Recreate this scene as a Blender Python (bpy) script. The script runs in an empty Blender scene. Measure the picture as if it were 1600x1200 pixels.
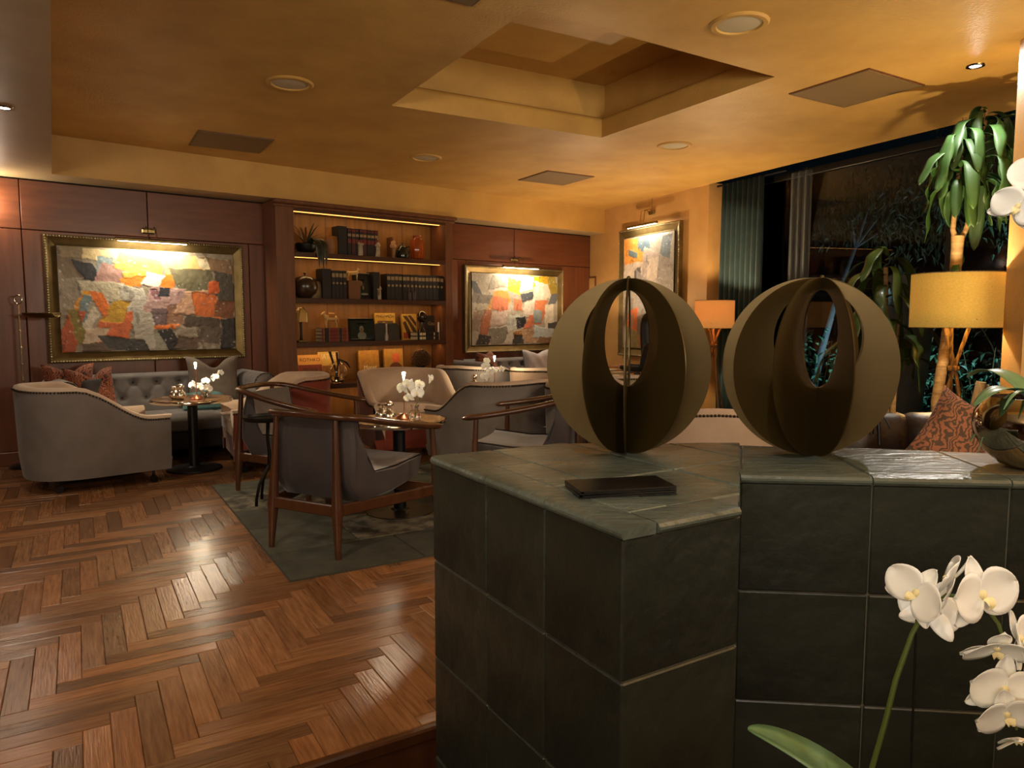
import bpy, math, random
from math import sin, cos, pi, radians, atan2, sqrt
from mathutils import Vector, Matrix, noise
random.seed(7)
R = random.Random(11)
sc = bpy.context.scene
COL = sc.collection

# ------------------------------------------------------------------ camera, world, exposure
CAM_H = 1.25
PITCH = math.atan(100/1130)
cam_d = bpy.data.cameras.new('camera')
cam_d.sensor_width = 36; cam_d.lens = 36*1130/1600; cam_d.clip_start = 0.05; cam_d.clip_end = 200
cam = bpy.data.objects.new('camera', cam_d); COL.objects.link(cam)
cam.location = (0, 0, CAM_H); cam.rotation_euler = (pi/2 - PITCH, 0, 0)
sc.camera = cam
sc.view_settings.view_transform = 'Standard'; sc.view_settings.look = 'None'
sc.view_settings.gamma = 1; sc.view_settings.use_curve_mapping = False
sc.view_settings.exposure = 0.0
w = bpy.data.worlds.new('night'); sc.world = w; w.use_nodes = True
w.node_tree.nodes['Background'].inputs[0].default_value = (0.02, 0.045, 0.06, 1)
w.node_tree.nodes['Background'].inputs[1].default_value = 0.05

WARM = (1, 0.72, 0.42); WARM2 = (1, 0.86, 0.66); NEUT = (1, 0.95, 0.86); COOL = (0.55, 0.85, 1)
def lamp(kind, name, loc, power, color, target=None, size=0.05, cone=60, blend=0.6, sy=None, rot=None):
    d = bpy.data.lights.new(name, kind); d.energy = power; d.color = color
    if kind == 'SPOT': d.spot_size = radians(cone); d.spot_blend = blend; d.shadow_soft_size = size
    elif kind == 'POINT': d.shadow_soft_size = size
    elif kind == 'AREA':
        d.size = size
        if sy: d.shape = 'RECTANGLE'; d.size_y = sy
    o = bpy.data.objects.new(name, d); COL.objects.link(o); o.location = loc
    if target is not None:
        o.rotation_euler = (Vector(target) - Vector(loc)).to_track_quat('-Z', 'Y').to_euler()
    if rot is not None: o.rotation_euler = rot
    return o
# low ceiling downlight and wall spotlight, plus unseen spots added as fill
lamp('SPOT', 'downlight', (-2.88, 4.22, 2.43), 45, WARM2, (-2.88, 4.3, 0), .04, 110, .8)
lamp('SPOT', 'downlight', (-1.6, 1.6, 2.43), 85, WARM2, (-1.7, 2.2, 0), .04, 120, .8)  # added fill, no fitting known here
lamp('SPOT', 'downlight', (-3.6, 2.2, 2.43), 80, WARM2, (-3.4, 2.6, 0), .04, 120, .8)  # second added fill spot, fitting unseen
lamp('SPOT', 'downlight', (1.3, 0.5, 2.74), 34, (1, .98, .95), (0.7, .98, .8), .04, 36, .8)  # added to brighten the front orchid, no such fitting seen
lamp('SPOT', 'wall_spot', (-4.42, 6.2, 2.36), 14, WARM2, (-4.7, 6.2, 1.0), .02, 120, .7)
lamp('POINT', 'wall_spot_glow', (-4.3, 6.0, 2.22), 15, WARM2, size=.03)
# unseen area lights added out of frame as warm ceiling and front fill
lamp('AREA', 'ceiling_fill', (-1.2, -1.6, 1.75), 150, WARM2, (-1.0, -.6, 3.2), 2.4, sy=.8)
lamp('AREA', 'ceiling_fill', (3.4, .3, 1.75), 190, WARM2, (3.0, 1.2, 3.2), 1.6, sy=.8)
lamp('AREA', 'front_fill', (-0.6, -2.4, 2.0), 7, WARM2, (-1.2, 6, 1.4), 2.2, sy=.5)
# spot over the plant, spot over the counter
lamp('SPOT', 'plant_spot', (2.78, 4.49, 2.75), 75, NEUT, (2.5, 4.0, 1.2), .02, 150, .5)
lamp('SPOT', 'counter_spot', (0.2, 0.25, 2.43), 62, NEUT, (0.6, 1.8, 1.1), .02, 56, .7)
# garden light
lamp('SPOT', 'garden_light', (3.6, 7.9, 2.9), 330, (.4, .85, 1), (4.1, 7.5, .3), .05, 130, .6)
lamp('SPOT', 'garden_light', (4.4, 8.8, .0), 110, (.7, .88, 1), (4.9, 9.8, 3.0), .05, 100, .8)

# ------------------------------------------------------------------ geometry helpers
class G:
    def __init__(s): s.v = []; s.f = []; s.mi = []; s.uv = {}
    def add(s, vs, fs, mi=0):
        b = len(s.v); s.v += [tuple(p) for p in vs]
        for f in fs: s.f.append(tuple(i + b for i in f)); s.mi.append(mi)
        return s
    def box(s, c, sz, bev=0, rz=0, rx=0, ry=0, mi=0):
        hx, hy, hz = sz[0]/2, sz[1]/2, sz[2]/2
        if bev <= 0:
            vs = [(x*hx, y*hy, z*hz) for x in (-1, 1) for y in (-1, 1) for z in (-1, 1)]
            fs = [(0,1,3,2),(4,6,7,5),(0,4,5,1),(2,3,7,6),(0,2,6,4),(1,5,7,3)]
        else:
            b = min(bev, hx*.98, hy*.98, hz*.98); vs = []; idx = {}
            for x in (-1, 1):
                for y in (-1, 1):
                    for z in (-1, 1):
                        for a in range(3):
                            p = [x*(hx-b), y*(hy-b), z*(hz-b)]
                            p[a] = (x*hx, y*hy, z*hz)[a]
                            idx[(x,y,z,a)] = len(vs); vs.append(tuple(p))
            fs = []
            def q(l): fs.append(tuple(idx[k] for k in l))
            for sg in (-1, 1):
                o = [(-1,-1),(1,-1),(1,1),(-1,1)]
                if sg < 0: o = o[::-1]
                q([(sg,a,b_,0) for a,b_ in o]); q([(b_,sg,a,1) for a,b_ in o]); q([(a,b_,sg,2) for a,b_ in o])
            for a in (-1,1):
                for b_ in (-1,1):
                    r = [(a,b_,-1,0),(a,b_,1,0),(a,b_,1,1),(a,b_,-1,1)]; q(r if a*b_ < 0 else r[::-1])
                    r = [(a,-1,b_,0),(a,1,b_,0),(a,1,b_,2),(a,-1,b_,2)]; q(r if a*b_ > 0 else r[::-1])
                    r = [(-1,a,b_,1),(1,a,b_,1),(1,a,b_,2),(-1,a,b_,2)]; q(r if a*b_ < 0 else r[::-1])
                    for z in (-1,1):
                        r = [(a,b_,z,0),(a,b_,z,1),(a,b_,z,2)]; q(r if a*b_*z > 0 else r[::-1])
        M_ = Matrix.Translation(c) @ Matrix.Rotation(rz,4,'Z') @ Matrix.Rotation(ry,4,'Y') @ Matrix.Rotation(rx,4,'X')
        return s.add([M_ @ Vector(p) for p in vs], fs, mi)
    def tube(s, pts, r, seg=8, mi=0, flat=1.0):
        pts = [Vector(p) for p in pts]; n = len(pts)
        rr = r if isinstance(r, (list, tuple)) else [r]*n
        t0 = (pts[1]-pts[0]).normalized()
        up = Vector((0,0,1)) if abs(t0.z) < .9 else Vector((1,0,0))
        u = t0.cross(up).normalized(); vs = []; pt = t0
        for i in range(n):
            t = (pts[min(i+1,n-1)]-pts[max(i-1,0)])
            t = t.normalized() if t.length > 1e-9 else pt
            q = pt.rotation_difference(t); u = (q @ u); u = (u - t*u.dot(t)).normalized(); pt = t
            w_ = t.cross(u)
            for k in range(seg):
                a = 2*pi*k/seg; vs.append(pts[i] + u*cos(a)*rr[i] + w_*sin(a)*rr[i]*flat)
        fs = [(i*seg+k, i*seg+(k+1)%seg, (i+1)*seg+(k+1)%seg, (i+1)*seg+k) for i in range(n-1) for k in range(seg)]
        fs += [tuple(range(seg))[::-1], tuple(range((n-1)*seg, n*seg))]
        return s.add(vs, fs, mi)
    def lathe(s, prof, seg=24, c=(0,0,0), mi=0, sx=1, sy=1):
        vs = []; fs = []; n = len(prof)
        for r_, z in prof:
            for k in range(seg):
                a = 2*pi*k/seg; vs.append((c[0]+max(r_,1e-4)*cos(a)*sx, c[1]+max(r_,1e-4)*sin(a)*sy, c[2]+z))
        for i in range(n-1):
            for k in range(seg): fs.append((i*seg+k, i*seg+(k+1)%seg, (i+1)*seg+(k+1)%seg, (i+1)*seg+k))
        fs += [tuple(range(seg))[::-1], tuple(range((n-1)*seg, n*seg))]
        return s.add(vs, fs, mi)
    def ball(s, c, r, seg=12, rings=7, sc_=(1,1,1), mi=0, rz=0, M_=None):
        pr = [(r*sin(pi*i/rings), -r*cos(pi*i/rings)) for i in range(rings+1)]
        g = G().lathe(pr, seg)
        M2 = Matrix.Translation(c) @ Matrix.Rotation(rz,4,'Z') @ (M_ or Matrix.Identity(4)) @ Matrix.Diagonal((*sc_,1))
        return s.add([M2 @ Vector(p) for p in g.v], g.f, mi)
    def prism(s, poly, z0, z1, mi=0):
        n = len(poly); a = sum(poly[i][0]*poly[(i+1)%n][1]-poly[(i+1)%n][0]*poly[i][1] for i in range(n))
        if a < 0: poly = poly[::-1]
        vs = [(p[0],p[1],z0) for p in poly] + [(p[0],p[1],z1) for p in poly]
        fs = [tuple(range(n))[::-1], tuple(range(n,2*n))] + [(i,(i+1)%n,n+(i+1)%n,n+i) for i in range(n)]
        return s.add(vs, fs, mi)
    def surf(s, fn, nu, nv, cu=False, cv=False, mi=0):
        vs = [fn(i/(nu if cu else nu-1), j/(nv if cv else nv-1)) for i in range(nu) for j in range(nv)]
        fs = []
        for i in range(nu if cu else nu-1):
            for j in range(nv if cv else nv-1):
                i2, j2 = (i+1)%nu, (j+1)%nv
                fs.append((i*nv+j, i2*nv+j, i2*nv+j2, i*nv+j2))
        return s.add(vs, fs, mi)
    def xf(s, M_):
        s.v = [tuple(M_ @ Vector(p)) for p in s.v]; return s

def obj(name, g, mat, parent=None, smooth=35, loc=None, rz=0):
    me = bpy.data.meshes.new(name); me.from_pydata(g.v, [], g.f); 
    for m in (mat if isinstance(mat, (list, tuple)) else [mat]): me.materials.append(m)
    if any(g.mi): me.polygons.foreach_set('material_index', g.mi)
    if smooth:
        me.polygons.foreach_set('use_smooth', [True]*len(g.f)); me.set_sharp_from_angle(angle=radians(smooth))
    me.update()
    o = bpy.data.objects.new(name, me); COL.objects.link(o)
    if parent: o.parent = parent
    if loc: o.location = loc
    if rz: o.rotation_euler = (0,0,rz)
    return o
def tag(o, label, cat, group=None):
    o['label'] = label; o['category'] = cat
    if group: o['group'] = group
    return o
def thing(name, label, cat, loc=(0,0,0), rz=0, group=None):
    o = bpy.data.objects.new(name, None); COL.objects.link(o); o.empty_display_size = .1
    o.location = loc; o.rotation_euler = (0,0,rz)
    return tag(o, label, cat, group)
def structure(o): o['kind'] = 'structure'; return o
def stuff(o): o['kind'] = 'stuff'; return o
def dup(root, loc, rz, label, group=None):
    r = root.copy(); COL.objects.link(r); r.location = loc; r.rotation_euler = (0,0,rz); r['label'] = label
    if group: r['group'] = group
    for ch in list(root.children):
        c = ch.copy(); COL.objects.link(c); c.parent = r
        for gc in list(ch.children):
            d = gc.copy(); COL.objects.link(d); d.parent = c
    return r
def face(fx, fy): return atan2(-fx, fy)      # rotation that turns local +Y to (fx, fy)
def solid(o, t, off=-1):
    m = o.modifiers.new('thickness', 'SOLIDIFY'); m.thickness = t; m.offset = off; return o

# ------------------------------------------------------------------ materials
def hx(h, k=1.0):
    h = h.lstrip('#'); out = []
    if len(h) == 3: h = ''.join(c*2 for c in h)
    for i in (0, 2, 4):
        c = int(h[i:i+2], 16)/255; out.append((c/12.92 if c <= .04045 else ((c+.055)/1.055)**2.4)*k)
    return tuple(out) + (1,)
MATS = {}
def mat(name, col, rough=.5, metal=0, col2=None, nscale=8, stretch=(1,1,1), bump=0, bscale=40, sheen=0, coat=0,
        trans=0, emit=None, estr=0, alpha=1, spec=.5, coords='Object', ior=1.45, rand=0, wave=None, vor=None, contrast=1.0, sub=0, attr=None, rvar=0):
    if name in MATS: return MATS[name]
    m = bpy.data.materials.new(name); m.use_nodes = True; MATS[name] = m
    nt = m.node_tree; N = nt.nodes; L = nt.links; b = N['Principled BSDF']
    col = hx(col) if isinstance(col, str) else col
    b.inputs['Base Color'].default_value = col; b.inputs['Roughness'].default_value = rough
    b.inputs['Metallic'].default_value = metal; b.inputs['Sheen Weight'].default_value = sheen
    b.inputs['Coat Weight'].default_value = coat; b.inputs['Coat Roughness'].default_value = .12
    b.inputs['Transmission Weight'].default_value = trans; b.inputs['Specular IOR Level'].default_value = spec
    b.inputs['IOR'].default_value = ior; b.inputs['Alpha'].default_value = alpha
    if sheen: b.inputs['Sheen Roughness'].default_value = .35
    if sub: b.inputs['Subsurface Weight'].default_value = sub; b.inputs['Subsurface Radius'].default_value = (.02,.02,.015)
    if emit: b.inputs['Emission Color'].default_value = hx(emit) if isinstance(emit, str) else emit; b.inputs['Emission Strength'].default_value = estr
    tc = N.new('ShaderNodeTexCoord'); mp = N.new('ShaderNodeMapping'); mp.inputs['Scale'].default_value = stretch
    L.new(tc.outputs[coords], mp.inputs['Vector'])
    src = None
    if attr:
        at = N.new('ShaderNodeAttribute'); at.attribute_name = attr; src = at.outputs['Color']
    if col2:
        col2 = hx(col2) if isinstance(col2, str) else col2
        if wave:
            t = N.new('ShaderNodeTexWave'); t.inputs['Scale'].default_value = nscale; t.inputs['Distortion'].default_value = wave
            t.inputs['Detail'].default_value = 3; fac = t.outputs['Fac']
        elif vor:
            t = N.new('ShaderNodeTexVoronoi'); t.feature = vor; t.inputs['Scale'].default_value = nscale; fac = t.outputs['Distance']
        else:
            t = N.new('ShaderNodeTexNoise'); t.inputs['Scale'].default_value = nscale; t.inputs['Detail'].default_value = 5
            t.inputs['Roughness'].default_value = .6; fac = t.outputs['Fac']
        L.new(mp.outputs[0], t.inputs['Vector'])
        rp = N.new('ShaderNodeMapRange'); lo = .5-.25/contrast; hi = .5+.25/contrast
        if vor: lo, hi = .02, .25/contrast
        rp.inputs[1].default_value = lo; rp.inputs[2].default_value = hi
        L.new(fac, rp.inputs[0])
        mx = N.new('ShaderNodeMix'); mx.data_type = 'RGBA'
        if src: 
            mx.blend_type = 'MULTIPLY'; L.new(src, mx.inputs[6]); mx.inputs[7].default_value = col2
        else:
            mx.inputs[6].default_value = col; mx.inputs[7].default_value = col2
        L.new(rp.outputs[0], mx.inputs[0]); src = mx.outputs[2]
        if rvar:
            rr = N.new('ShaderNodeMapRange'); rr.inputs[3].default_value = rough-rvar; rr.inputs[4].default_value = rough+rvar
            L.new(rp.outputs[0], rr.inputs[0]); L.new(rr.outputs[0], b.inputs['Roughness'])
    if rand:
        oi = N.new('ShaderNodeObjectInfo'); hs = N.new('ShaderNodeHueSaturation')
        mr = N.new('ShaderNodeMapRange'); mr.inputs[3].default_value = 1-rand; mr.inputs[4].default_value = 1+rand
        L.new(oi.outputs['Random'], mr.inputs[0]); L.new(mr.outputs[0], hs.inputs['Value'])
        if src: L.new(src, hs.inputs['Color'])
        else: hs.inputs['Color'].default_value = col
        src = hs.outputs[0]
    if src: L.new(src, b.inputs['Base Color'])
    if bump:
        t2 = N.new('ShaderNodeTexNoise'); t2.inputs['Scale'].default_value = bscale; t2.inputs['Detail'].default_value = 4
        L.new(mp.outputs[0], t2.inputs['Vector'])
        bp = N.new('ShaderNodeBump'); bp.inputs['Strength'].default_value = bump; bp.inputs['Distance'].default_value = .01
        L.new(t2.outputs['Fac'], bp.inputs['Height']); L.new(bp.outputs[0], b.inputs['Normal'])
    return m

M_ceil = mat('ochre_plaster', '#c89f55', .52, col2='#b08745', nscale=2.2, bump=.25, bscale=60, rvar=.06)
M_soffit = mat('pale_plaster', '#b9a078', .45, col2='#a38a63', nscale=2, bump=.12, bscale=60)
M_wallp = mat('gold_wall_paint', '#c59b60', .55, col2='#b0864c', nscale=3, bump=.15, bscale=80)
M_panel = mat('mahogany_panel', '#6f3d24', .36, col2='#522b17', nscale=3.5, stretch=(.6,.6,5), coat=.15, rand=.12, bump=.03, bscale=30)
M_panel2 = mat('mahogany_upright', '#6f3d24', .36, col2='#522b17', nscale=3.5, stretch=(5,5,.5), coat=.15, rand=.12, bump=.03, bscale=30)
M_case = mat('walnut_case', '#70452a', .4, col2='#532f1a', nscale=4, stretch=(5,5,.6), coat=.1, bump=.03)
M_shelf = mat('walnut_shelf', '#4a2915', .42, col2='#331a0c', nscale=4, stretch=(1,6,6), coat=.1, bump=.03)
M_caseback = mat('back_board', '#855720', .5, col2='#5c3a14', nscale=4, stretch=(6,6,.5))
M_wood = mat('dark_teak', '#4f2f1b', .28, col2='#371e0f', nscale=6, stretch=(3,3,.8), coat=.4, bump=.03)
M_black = mat('black_metal', '#0c0b0b', .4, spec=.4)
M_bronze = mat('black_bronze', '#1a1512', .35, metal=.7)
M_chrome = mat('chrome', '#d8d2c8', .08, metal=1)
M_silver = mat('silver', '#d9d4c8', .18, metal=1)
M_brassy = mat('aged_brass', '#8a7a50', .3, metal=1)
M_sculpt = mat('burnished_brass', '#4a3b1b', .36, metal=.66, col2='#3a2d13', nscale=2.5, rvar=.05)
M_taupe = mat('taupe_velvet', '#6c625c', .75, col2='#5b524d', nscale=5, sheen=.25, bump=.08, bscale=200)
M_dark = mat('dark_brown_velvet', '#413939', .75, col2='#352e2f', nscale=5, sheen=.2, bump=.08, bscale=200)
M_beige = mat('beige_velvet', '#b39c86', .75, col2='#9d8672', nscale=4, sheen=.2, bump=.06, bscale=200)
M_rust = mat('rust_velvet', '#7d2f18', .7, col2='#692512', nscale=4, sheen=.2, bump=.06, bscale=200)
M_coral = mat('lamplit_coral_velvet', '#b86b52', .7, col2='#a25a44', nscale=4, sheen=.2, bump=.06, bscale=200)  # coral fabric with lamplight lightened into its colour
M_grey = mat('grey_velvet', '#6a6463', .7, col2='#565151', nscale=5, sheen=.3, bump=.06, bscale=200)
M_leather = mat('brown_leather', '#2a1a14', .45, col2='#20130e', nscale=7, bump=.15, bscale=60)
M_nail = mat('nailhead_brass', '#3a2d1c', .4, metal=.8)
M_glass = mat('clear_glass', '#ffffff', .02, trans=1, ior=1.45)
M_paper = mat('page_paper', '#b9ad92', .8)
M_white = mat('white_paint', '#d8d2c4', .5)
M_leaf = mat('dark_green_leaf', '#2f4f20', .55, col2='#223c15', nscale=5, stretch=(1,1,1), coat=.0, rand=.25)
M_leaf2 = mat('orchid_leaf', '#6b8f68', .35, col2='#557a52', nscale=20, coat=.25)
M_cane = mat('cane_bark', '#a5875a', .7, col2='#6f5433', nscale=12, stretch=(.4,.4,4), bump=.4, bscale=30)
M_petal = mat('orchid_petal', '#f3f4f2', .5, col2='#e9e9e4', nscale=30, sub=.25)
M_lip = mat('orchid_lip', '#efe2ae', .5, sub=.2)
M_stem = mat('orchid_stem', '#4c5a26', .5)
M_soil = mat('bark_chips', '#4a2a16', .9, col2='#2a170c', nscale=40, bump=.8, bscale=60)
# ------------------------------------------------------------------ room frame
O = Vector((-3.8, 6.1)); D = Vector((.779, .627)).normalized(); NN = Vector((-D.y, D.x))       # back wall line
O2 = Vector((1.22, 10.32)); D2 = Vector((2.14, -4.32)).normalized(); N2 = Vector((-D2.y, D2.x)) # window wall line
U = Vector((-sin(radians(31)), cos(radians(31)))); V = Vector((U.y, -U.x))                       # grid of floor, coffer and counter
BACK = radians(math.degrees(atan2(D.y, D.x)))
RZ_W = BACK                     # local x along back wall, local -y towards the room
RZ_R = atan2(D2.y, D2.x)
ZC, ZB, NW = 2.77, 2.45, .36
def wp(s, n): p = O + D*s + NN*n; return (p.x, p.y)
def rp(s, n): p = O2 + D2*s + N2*n; return (p.x, p.y)
def wl(s, n, z=0): p = O + D*s + NN*n; return (p.x, p.y, z)
def rl(s, n, z=0): p = O2 + D2*s + N2*n; return (p.x, p.y, z)
def gp(o, a, b): p = Vector(o) + U*a + V*b; return (p.x, p.y)
# corner of back wall and window wall
den = D.x*(-D2.y) + D2.x*D.y
q = O2 - (O + NN*NW)
SC = (q.x*(-D2.y) + D2.x*q.y)/den                 # s of the corner along the back wall
CORNER = Vector(wp(SC, NW)); S2C = (CORNER - O2).dot(D2)

# ------------------------------------------------------------------ floor: herringbone parquet
def clip(poly, a, b, c):      # keep a x + b y >= c
    out = []
    for i in range(len(poly)):
        p, q_ = poly[i], poly[(i+1) % len(poly)]
        dp, dq = a*p[0]+b*p[1]-c, a*q_[0]+b*q_[1]-c
        if dp >= 0: out.append(p)
        if dp*dq < 0:
            t = dp/(dp-dq); out.append((p[0]+(q_[0]-p[0])*t, p[1]+(q_[1]-p[1])*t))
    return out
STEP = Vector((-.45, 2.035))                       # a point on the step edge, which runs along V
wall_clip = [(-NN.x, -NN.y, -(Vector(wp(0, NW-.005)).dot(NN))), (-N2.x, -N2.y, -(O2.dot(N2))+.005)]
left_clip = [(D.x, D.y, Vector(wp(-1.45, 0)).dot(D))]
regA = wall_clip + left_clip + [(U.x, U.y, STEP.dot(U)), (-1, 0, -.02)]
regB = wall_clip + [(1, 0, .02), (0, 1, 2.14), (-1, 0, -4.2)]
M_plank = mat('parquet', '#8c623f', .25, coords='UV', col2='#5e3a20', nscale=5, stretch=(1.2,14,1), attr=None, bump=.16, bscale=9, coat=.0)
# plank tint comes from a colour attribute of each plank
nt = M_plank.node_tree; bs = nt.nodes['Principled BSDF']; lk = [l for l in nt.links if l.to_socket == bs.inputs['Base Color']][0]
at = nt.nodes.new('ShaderNodeAttribute'); at.attribute_name = 'tint'
mm = nt.nodes.new('ShaderNodeMix'); mm.data_type = 'RGBA'; mm.blend_type = 'MULTIPLY'; mm.inputs[0].default_value = 1
nt.links.new(lk.from_socket, mm.inputs[6]); nt.links.new(at.outputs['Color'], mm.inputs[7]); nt.links.new(mm.outputs[2], bs.inputs['Base Color'])
PL, PW, TH = .45, .075, .012
def plank_mesh(name, polys, ztop, mat_):
    vs = []; fs = []; uvs = []; cols = []
    for poly, ax, tone in polys:
        n = len(poly); b = len(vs); cx = sum(p[0] for p in poly)/n; cy = sum(p[1] for p in poly)/n
        ax2 = Vector((-ax.y, ax.x)); ou, ov = R.random()*9, R.random()*9
        a = sum(poly[i][0]*poly[(i+1)%n][1]-poly[(i+1)%n][0]*poly[i][1] for i in range(n))
        if a < 0: poly = poly[::-1]
        dz = R.uniform(-.0006, .0006); tx, ty = R.uniform(-.0025, .0025), R.uniform(-.0025, .0025)
        e = .0022; zt = lambda p: ztop + dz + (p[0]-cx)*tx + (p[1]-cy)*ty
        ins = []
        for p in poly:
            dx, dy = Vector((p[0]-cx, p[1]-cy)).dot(ax), Vector((p[0]-cx, p[1]-cy)).dot(ax2)
            dx -= math.copysign(min(e, abs(dx)), dx); dy -= math.copysign(min(e, abs(dy)), dy)
            ins.append((cx + ax.x*dx + ax2.x*dy, cy + ax.y*dx + ax2.y*dy))
        vs += [(p[0], p[1], zt(p)) for p in ins] + [(p[0], p[1], ztop-.0025) for p in poly] + [(p[0], p[1], ztop-TH) for p in poly]
        fs.append(tuple(range(b, b+n)))
        for k in range(2):
            for i in range(n):
                j = (i+1) % n; o_ = b+k*n; fs.append((o_+i, o_+n+i, o_+n+j, o_+j))
        for p in ins + poly + poly:
            v_ = Vector((p[0]-cx, p[1]-cy)); uvs.append((v_.dot(ax)+ou, v_.dot(ax2)+ov)); cols.append(tone)
    me = bpy.data.meshes.new(name); me.from_pydata(vs, [], fs); me.materials.append(mat_)
    ul = me.uv_layers.new(name='UVMap'); ca = me.color_attributes.new('tint', 'FLOAT_COLOR', 'POINT')
    li = [0]*len(me.loops); me.loops.foreach_get('vertex_index', li)
    ul.data.foreach_set('uv', [c for i in li for c in uvs[i]]); ca.data.foreach_set('color', [c for t in cols for c in t])
    o = bpy.data.objects.new(name, me); COL.objects.link(o); return o
floor = G(); 
slabA = [(-9,-4),(9,-4),(9,12),(-9,12)]
for reg in (regA, regB):
    p_ = slabA
    for h in reg: p_ = clip(p_, *h)
    floor.prism(p_, -.1, -TH+.0002)
M_sub = mat('subfloor', '#1d120a', .8)
floor = structure(obj('floor', floor, M_sub, smooth=0))
planks = []
o0 = Vector((-1.441, 2.906))                        # corner of one plank read from the photograph
rug_o = Vector((-1.06, 3.36))
for i in range(-160, 160):
    for j in range(-16, 16):
        bu = o0 + U*(i*PW + j*PL) + V*(i*PW - j*PL)
        if not (-7 < bu.x < 5 and 1 < bu.y < 12): continue
        for kind in (0, 1):
            if kind == 0: x0, y0, lx, ly, ax = 0, 0, PL, PW, U
            else: x0, y0, lx, ly, ax = PL, PW-PL, PW, PL, V
            e = .0004
            rect = [bu + U*(x0+a) + V*(y0+b) for a, b in ((e,e),(lx-e,e),(lx-e,ly-e),(e,ly-e))]
            rect = [(p.x, p.y) for p in rect]
            for reg in (regA, regB):
                p_ = rect
                for h in reg:
                    p_ = clip(p_, *h)
                    if len(p_) < 3: break
                if len(p_) < 3: continue
                t = R.choice((.62,.74,.85,.93,1,1.06,1.15,1.3)); rd = R.uniform(-.06,.06)
                planks.append((p_, ax, (t*(1+rd), t, t*(1-rd*.8), 1)))
def seen_size(pl):
    n = len(pl[0]); x = sum(p[0] for p in pl[0])/n; y = sum(p[1] for p in pl[0])/n
    if y < .5 or abs(x)/y > .75: return 0
    py = 600 + 1130*(1.25/y) - 100
    d_ = Vector((x, y)) - rug_o
    if 0.1 < d_.dot(U) < 2.2 and .1 < d_.dot(V) < 3: return 0
    if x/y > -.10 or x > 0: return 0
    if py > 1230: return .0001
    return 1/y**2
planks.sort(key=lambda p: -seen_size(p))
for p in planks[:290]: 
    o = plank_mesh('plank', [p], 0, M_plank); o.parent = floor
o = stuff(plank_mesh('parquet_field', planks[290:], 0, M_plank)); o.parent = floor
# step edge and the lower floor in front
M_plank2 = mat('dark_boards', '#3c2110', .35, col2='#271308', nscale=4, stretch=(1,1,1), coords='UV', bump=.05, coat=.15)
low = G().prism([(-7,-4),(6,-4),(6,3.2),(-7,-1.6)], -.27, -.182)
low = structure(obj('floor.001', low, M_sub, smooth=0))
lp = []
for k in range(-3, 22):
    for r_ in range(-3, 6):
        b0 = STEP - U*(k*.11) + V*(r_*.9 + (k % 3)*.3)
        poly = [b0, b0+V*.897, b0+V*.897-U*.108, b0-U*.108]; poly = [(p.x, p.y) for p in poly]
        t = R.uniform(.7, 1.2); lp.append((poly, V, (t,t,t,1)))
for p in lp:
    c_ = Vector((sum(q_[0] for q_ in p[0])/4, sum(q_[1] for q_ in p[0])/4)); k = (STEP-c_).dot(U)
    if k < 0: continue
    o = plank_mesh('floor_board', [p], -.17, M_plank2); o.parent = low
nose = G(); a_, b_ = STEP - V*3.2, STEP + V*.52
vs = []
nose.box((0,0,-.02),(3.72,.03,.04),.006).xf(Matrix.Translation(((a_.x+b_.x)/2-U.x*.016,(a_.y+b_.y)/2-U.y*.016,0)) @ Matrix.Rotation(atan2(V.y,V.x),4,'Z'))
nose.box(((a_.x+b_.x)/2-U.x*.006,(a_.y+b_.y)/2-U.y*.006,-.105),(3.72,.012,.13),0,rz=atan2(V.y,V.x))
structure(obj('trim_1', nose, M_wood))

# ------------------------------------------------------------------ ceilings
import bmesh
def sheet_with_hole(name, outer, holes, z, mat_):
    bm = bmesh.new(); es = []
    for loop in [outer] + holes:
        vs = [bm.verts.new((p[0], p[1], z)) for p in loop]
        es += [bm.edges.new((vs[i], vs[(i+1) % len(vs)])) for i in range(len(vs))]
    bmesh.ops.triangle_fill(bm, use_beauty=True, use_dissolve=False, edges=es, normal=(0,0,-1))
    me = bpy.data.meshes.new(name); bm.to_mesh(me); bm.free(); me.materials.append(mat_)
    o = bpy.data.objects.new(name, me); COL.objects.link(o); return o
soff_far = (O.x + .633*9.1, -3.0)
RR = O + D*6.5
tt = (RR - O2).dot(N2); 
# where the fascia line meets the window wall
den2 = D.x*N2.x + D.y*N2.y; sF = (O2 - O).dot(N2)/den2; RF = O + D*sF
cof = [gp((-.86,5.30), 0, 0), gp((.08,3.70), 0, 0), (1.65,4.69), (.75,6.21)]
outer = [(O.x,O.y), (RF.x,RF.y), rp(7.2, 0), (5.2, 2.6), (5.2,-3), soff_far]
ceil = structure(sheet_with_hole('ceiling', outer, [cof], ZC, M_ceil))
cc = Vector((sum(p[0] for p in cof)/4, sum(p[1] for p in cof)/4))
def grow(k): return [tuple(cc + (Vector(p)-cc)*(1+k)) for p in cof]
g = G(); c1, c2 = cof, grow(.11)
rings = []
for k in range(6):                                   # lip curls outward at its top
    a = k/5*pi/2; rings.append((grow(.09*(1-cos(a))), ZC + .13 + .05*sin(a)) if k else (cof, ZC+.13))
seq = [(cof, ZC)] + rings + [(c2, ZC+.18), (c2, ZC+.46)]
vs = []; 
for poly, z in seq: vs += [(p[0],p[1],z) for p in poly]
fs = [(i*4+k, (i+1)*4+k, (i+1)*4+(k+1)%4, i*4+(k+1)%4) for i in range(len(seq)-1) for k in range(4)]
fs.append(tuple(range((len(seq)-1)*4, len(seq)*4)))
g.add(vs, fs); o = obj('coffer', g, M_ceil, ceil, smooth=30)
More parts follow.
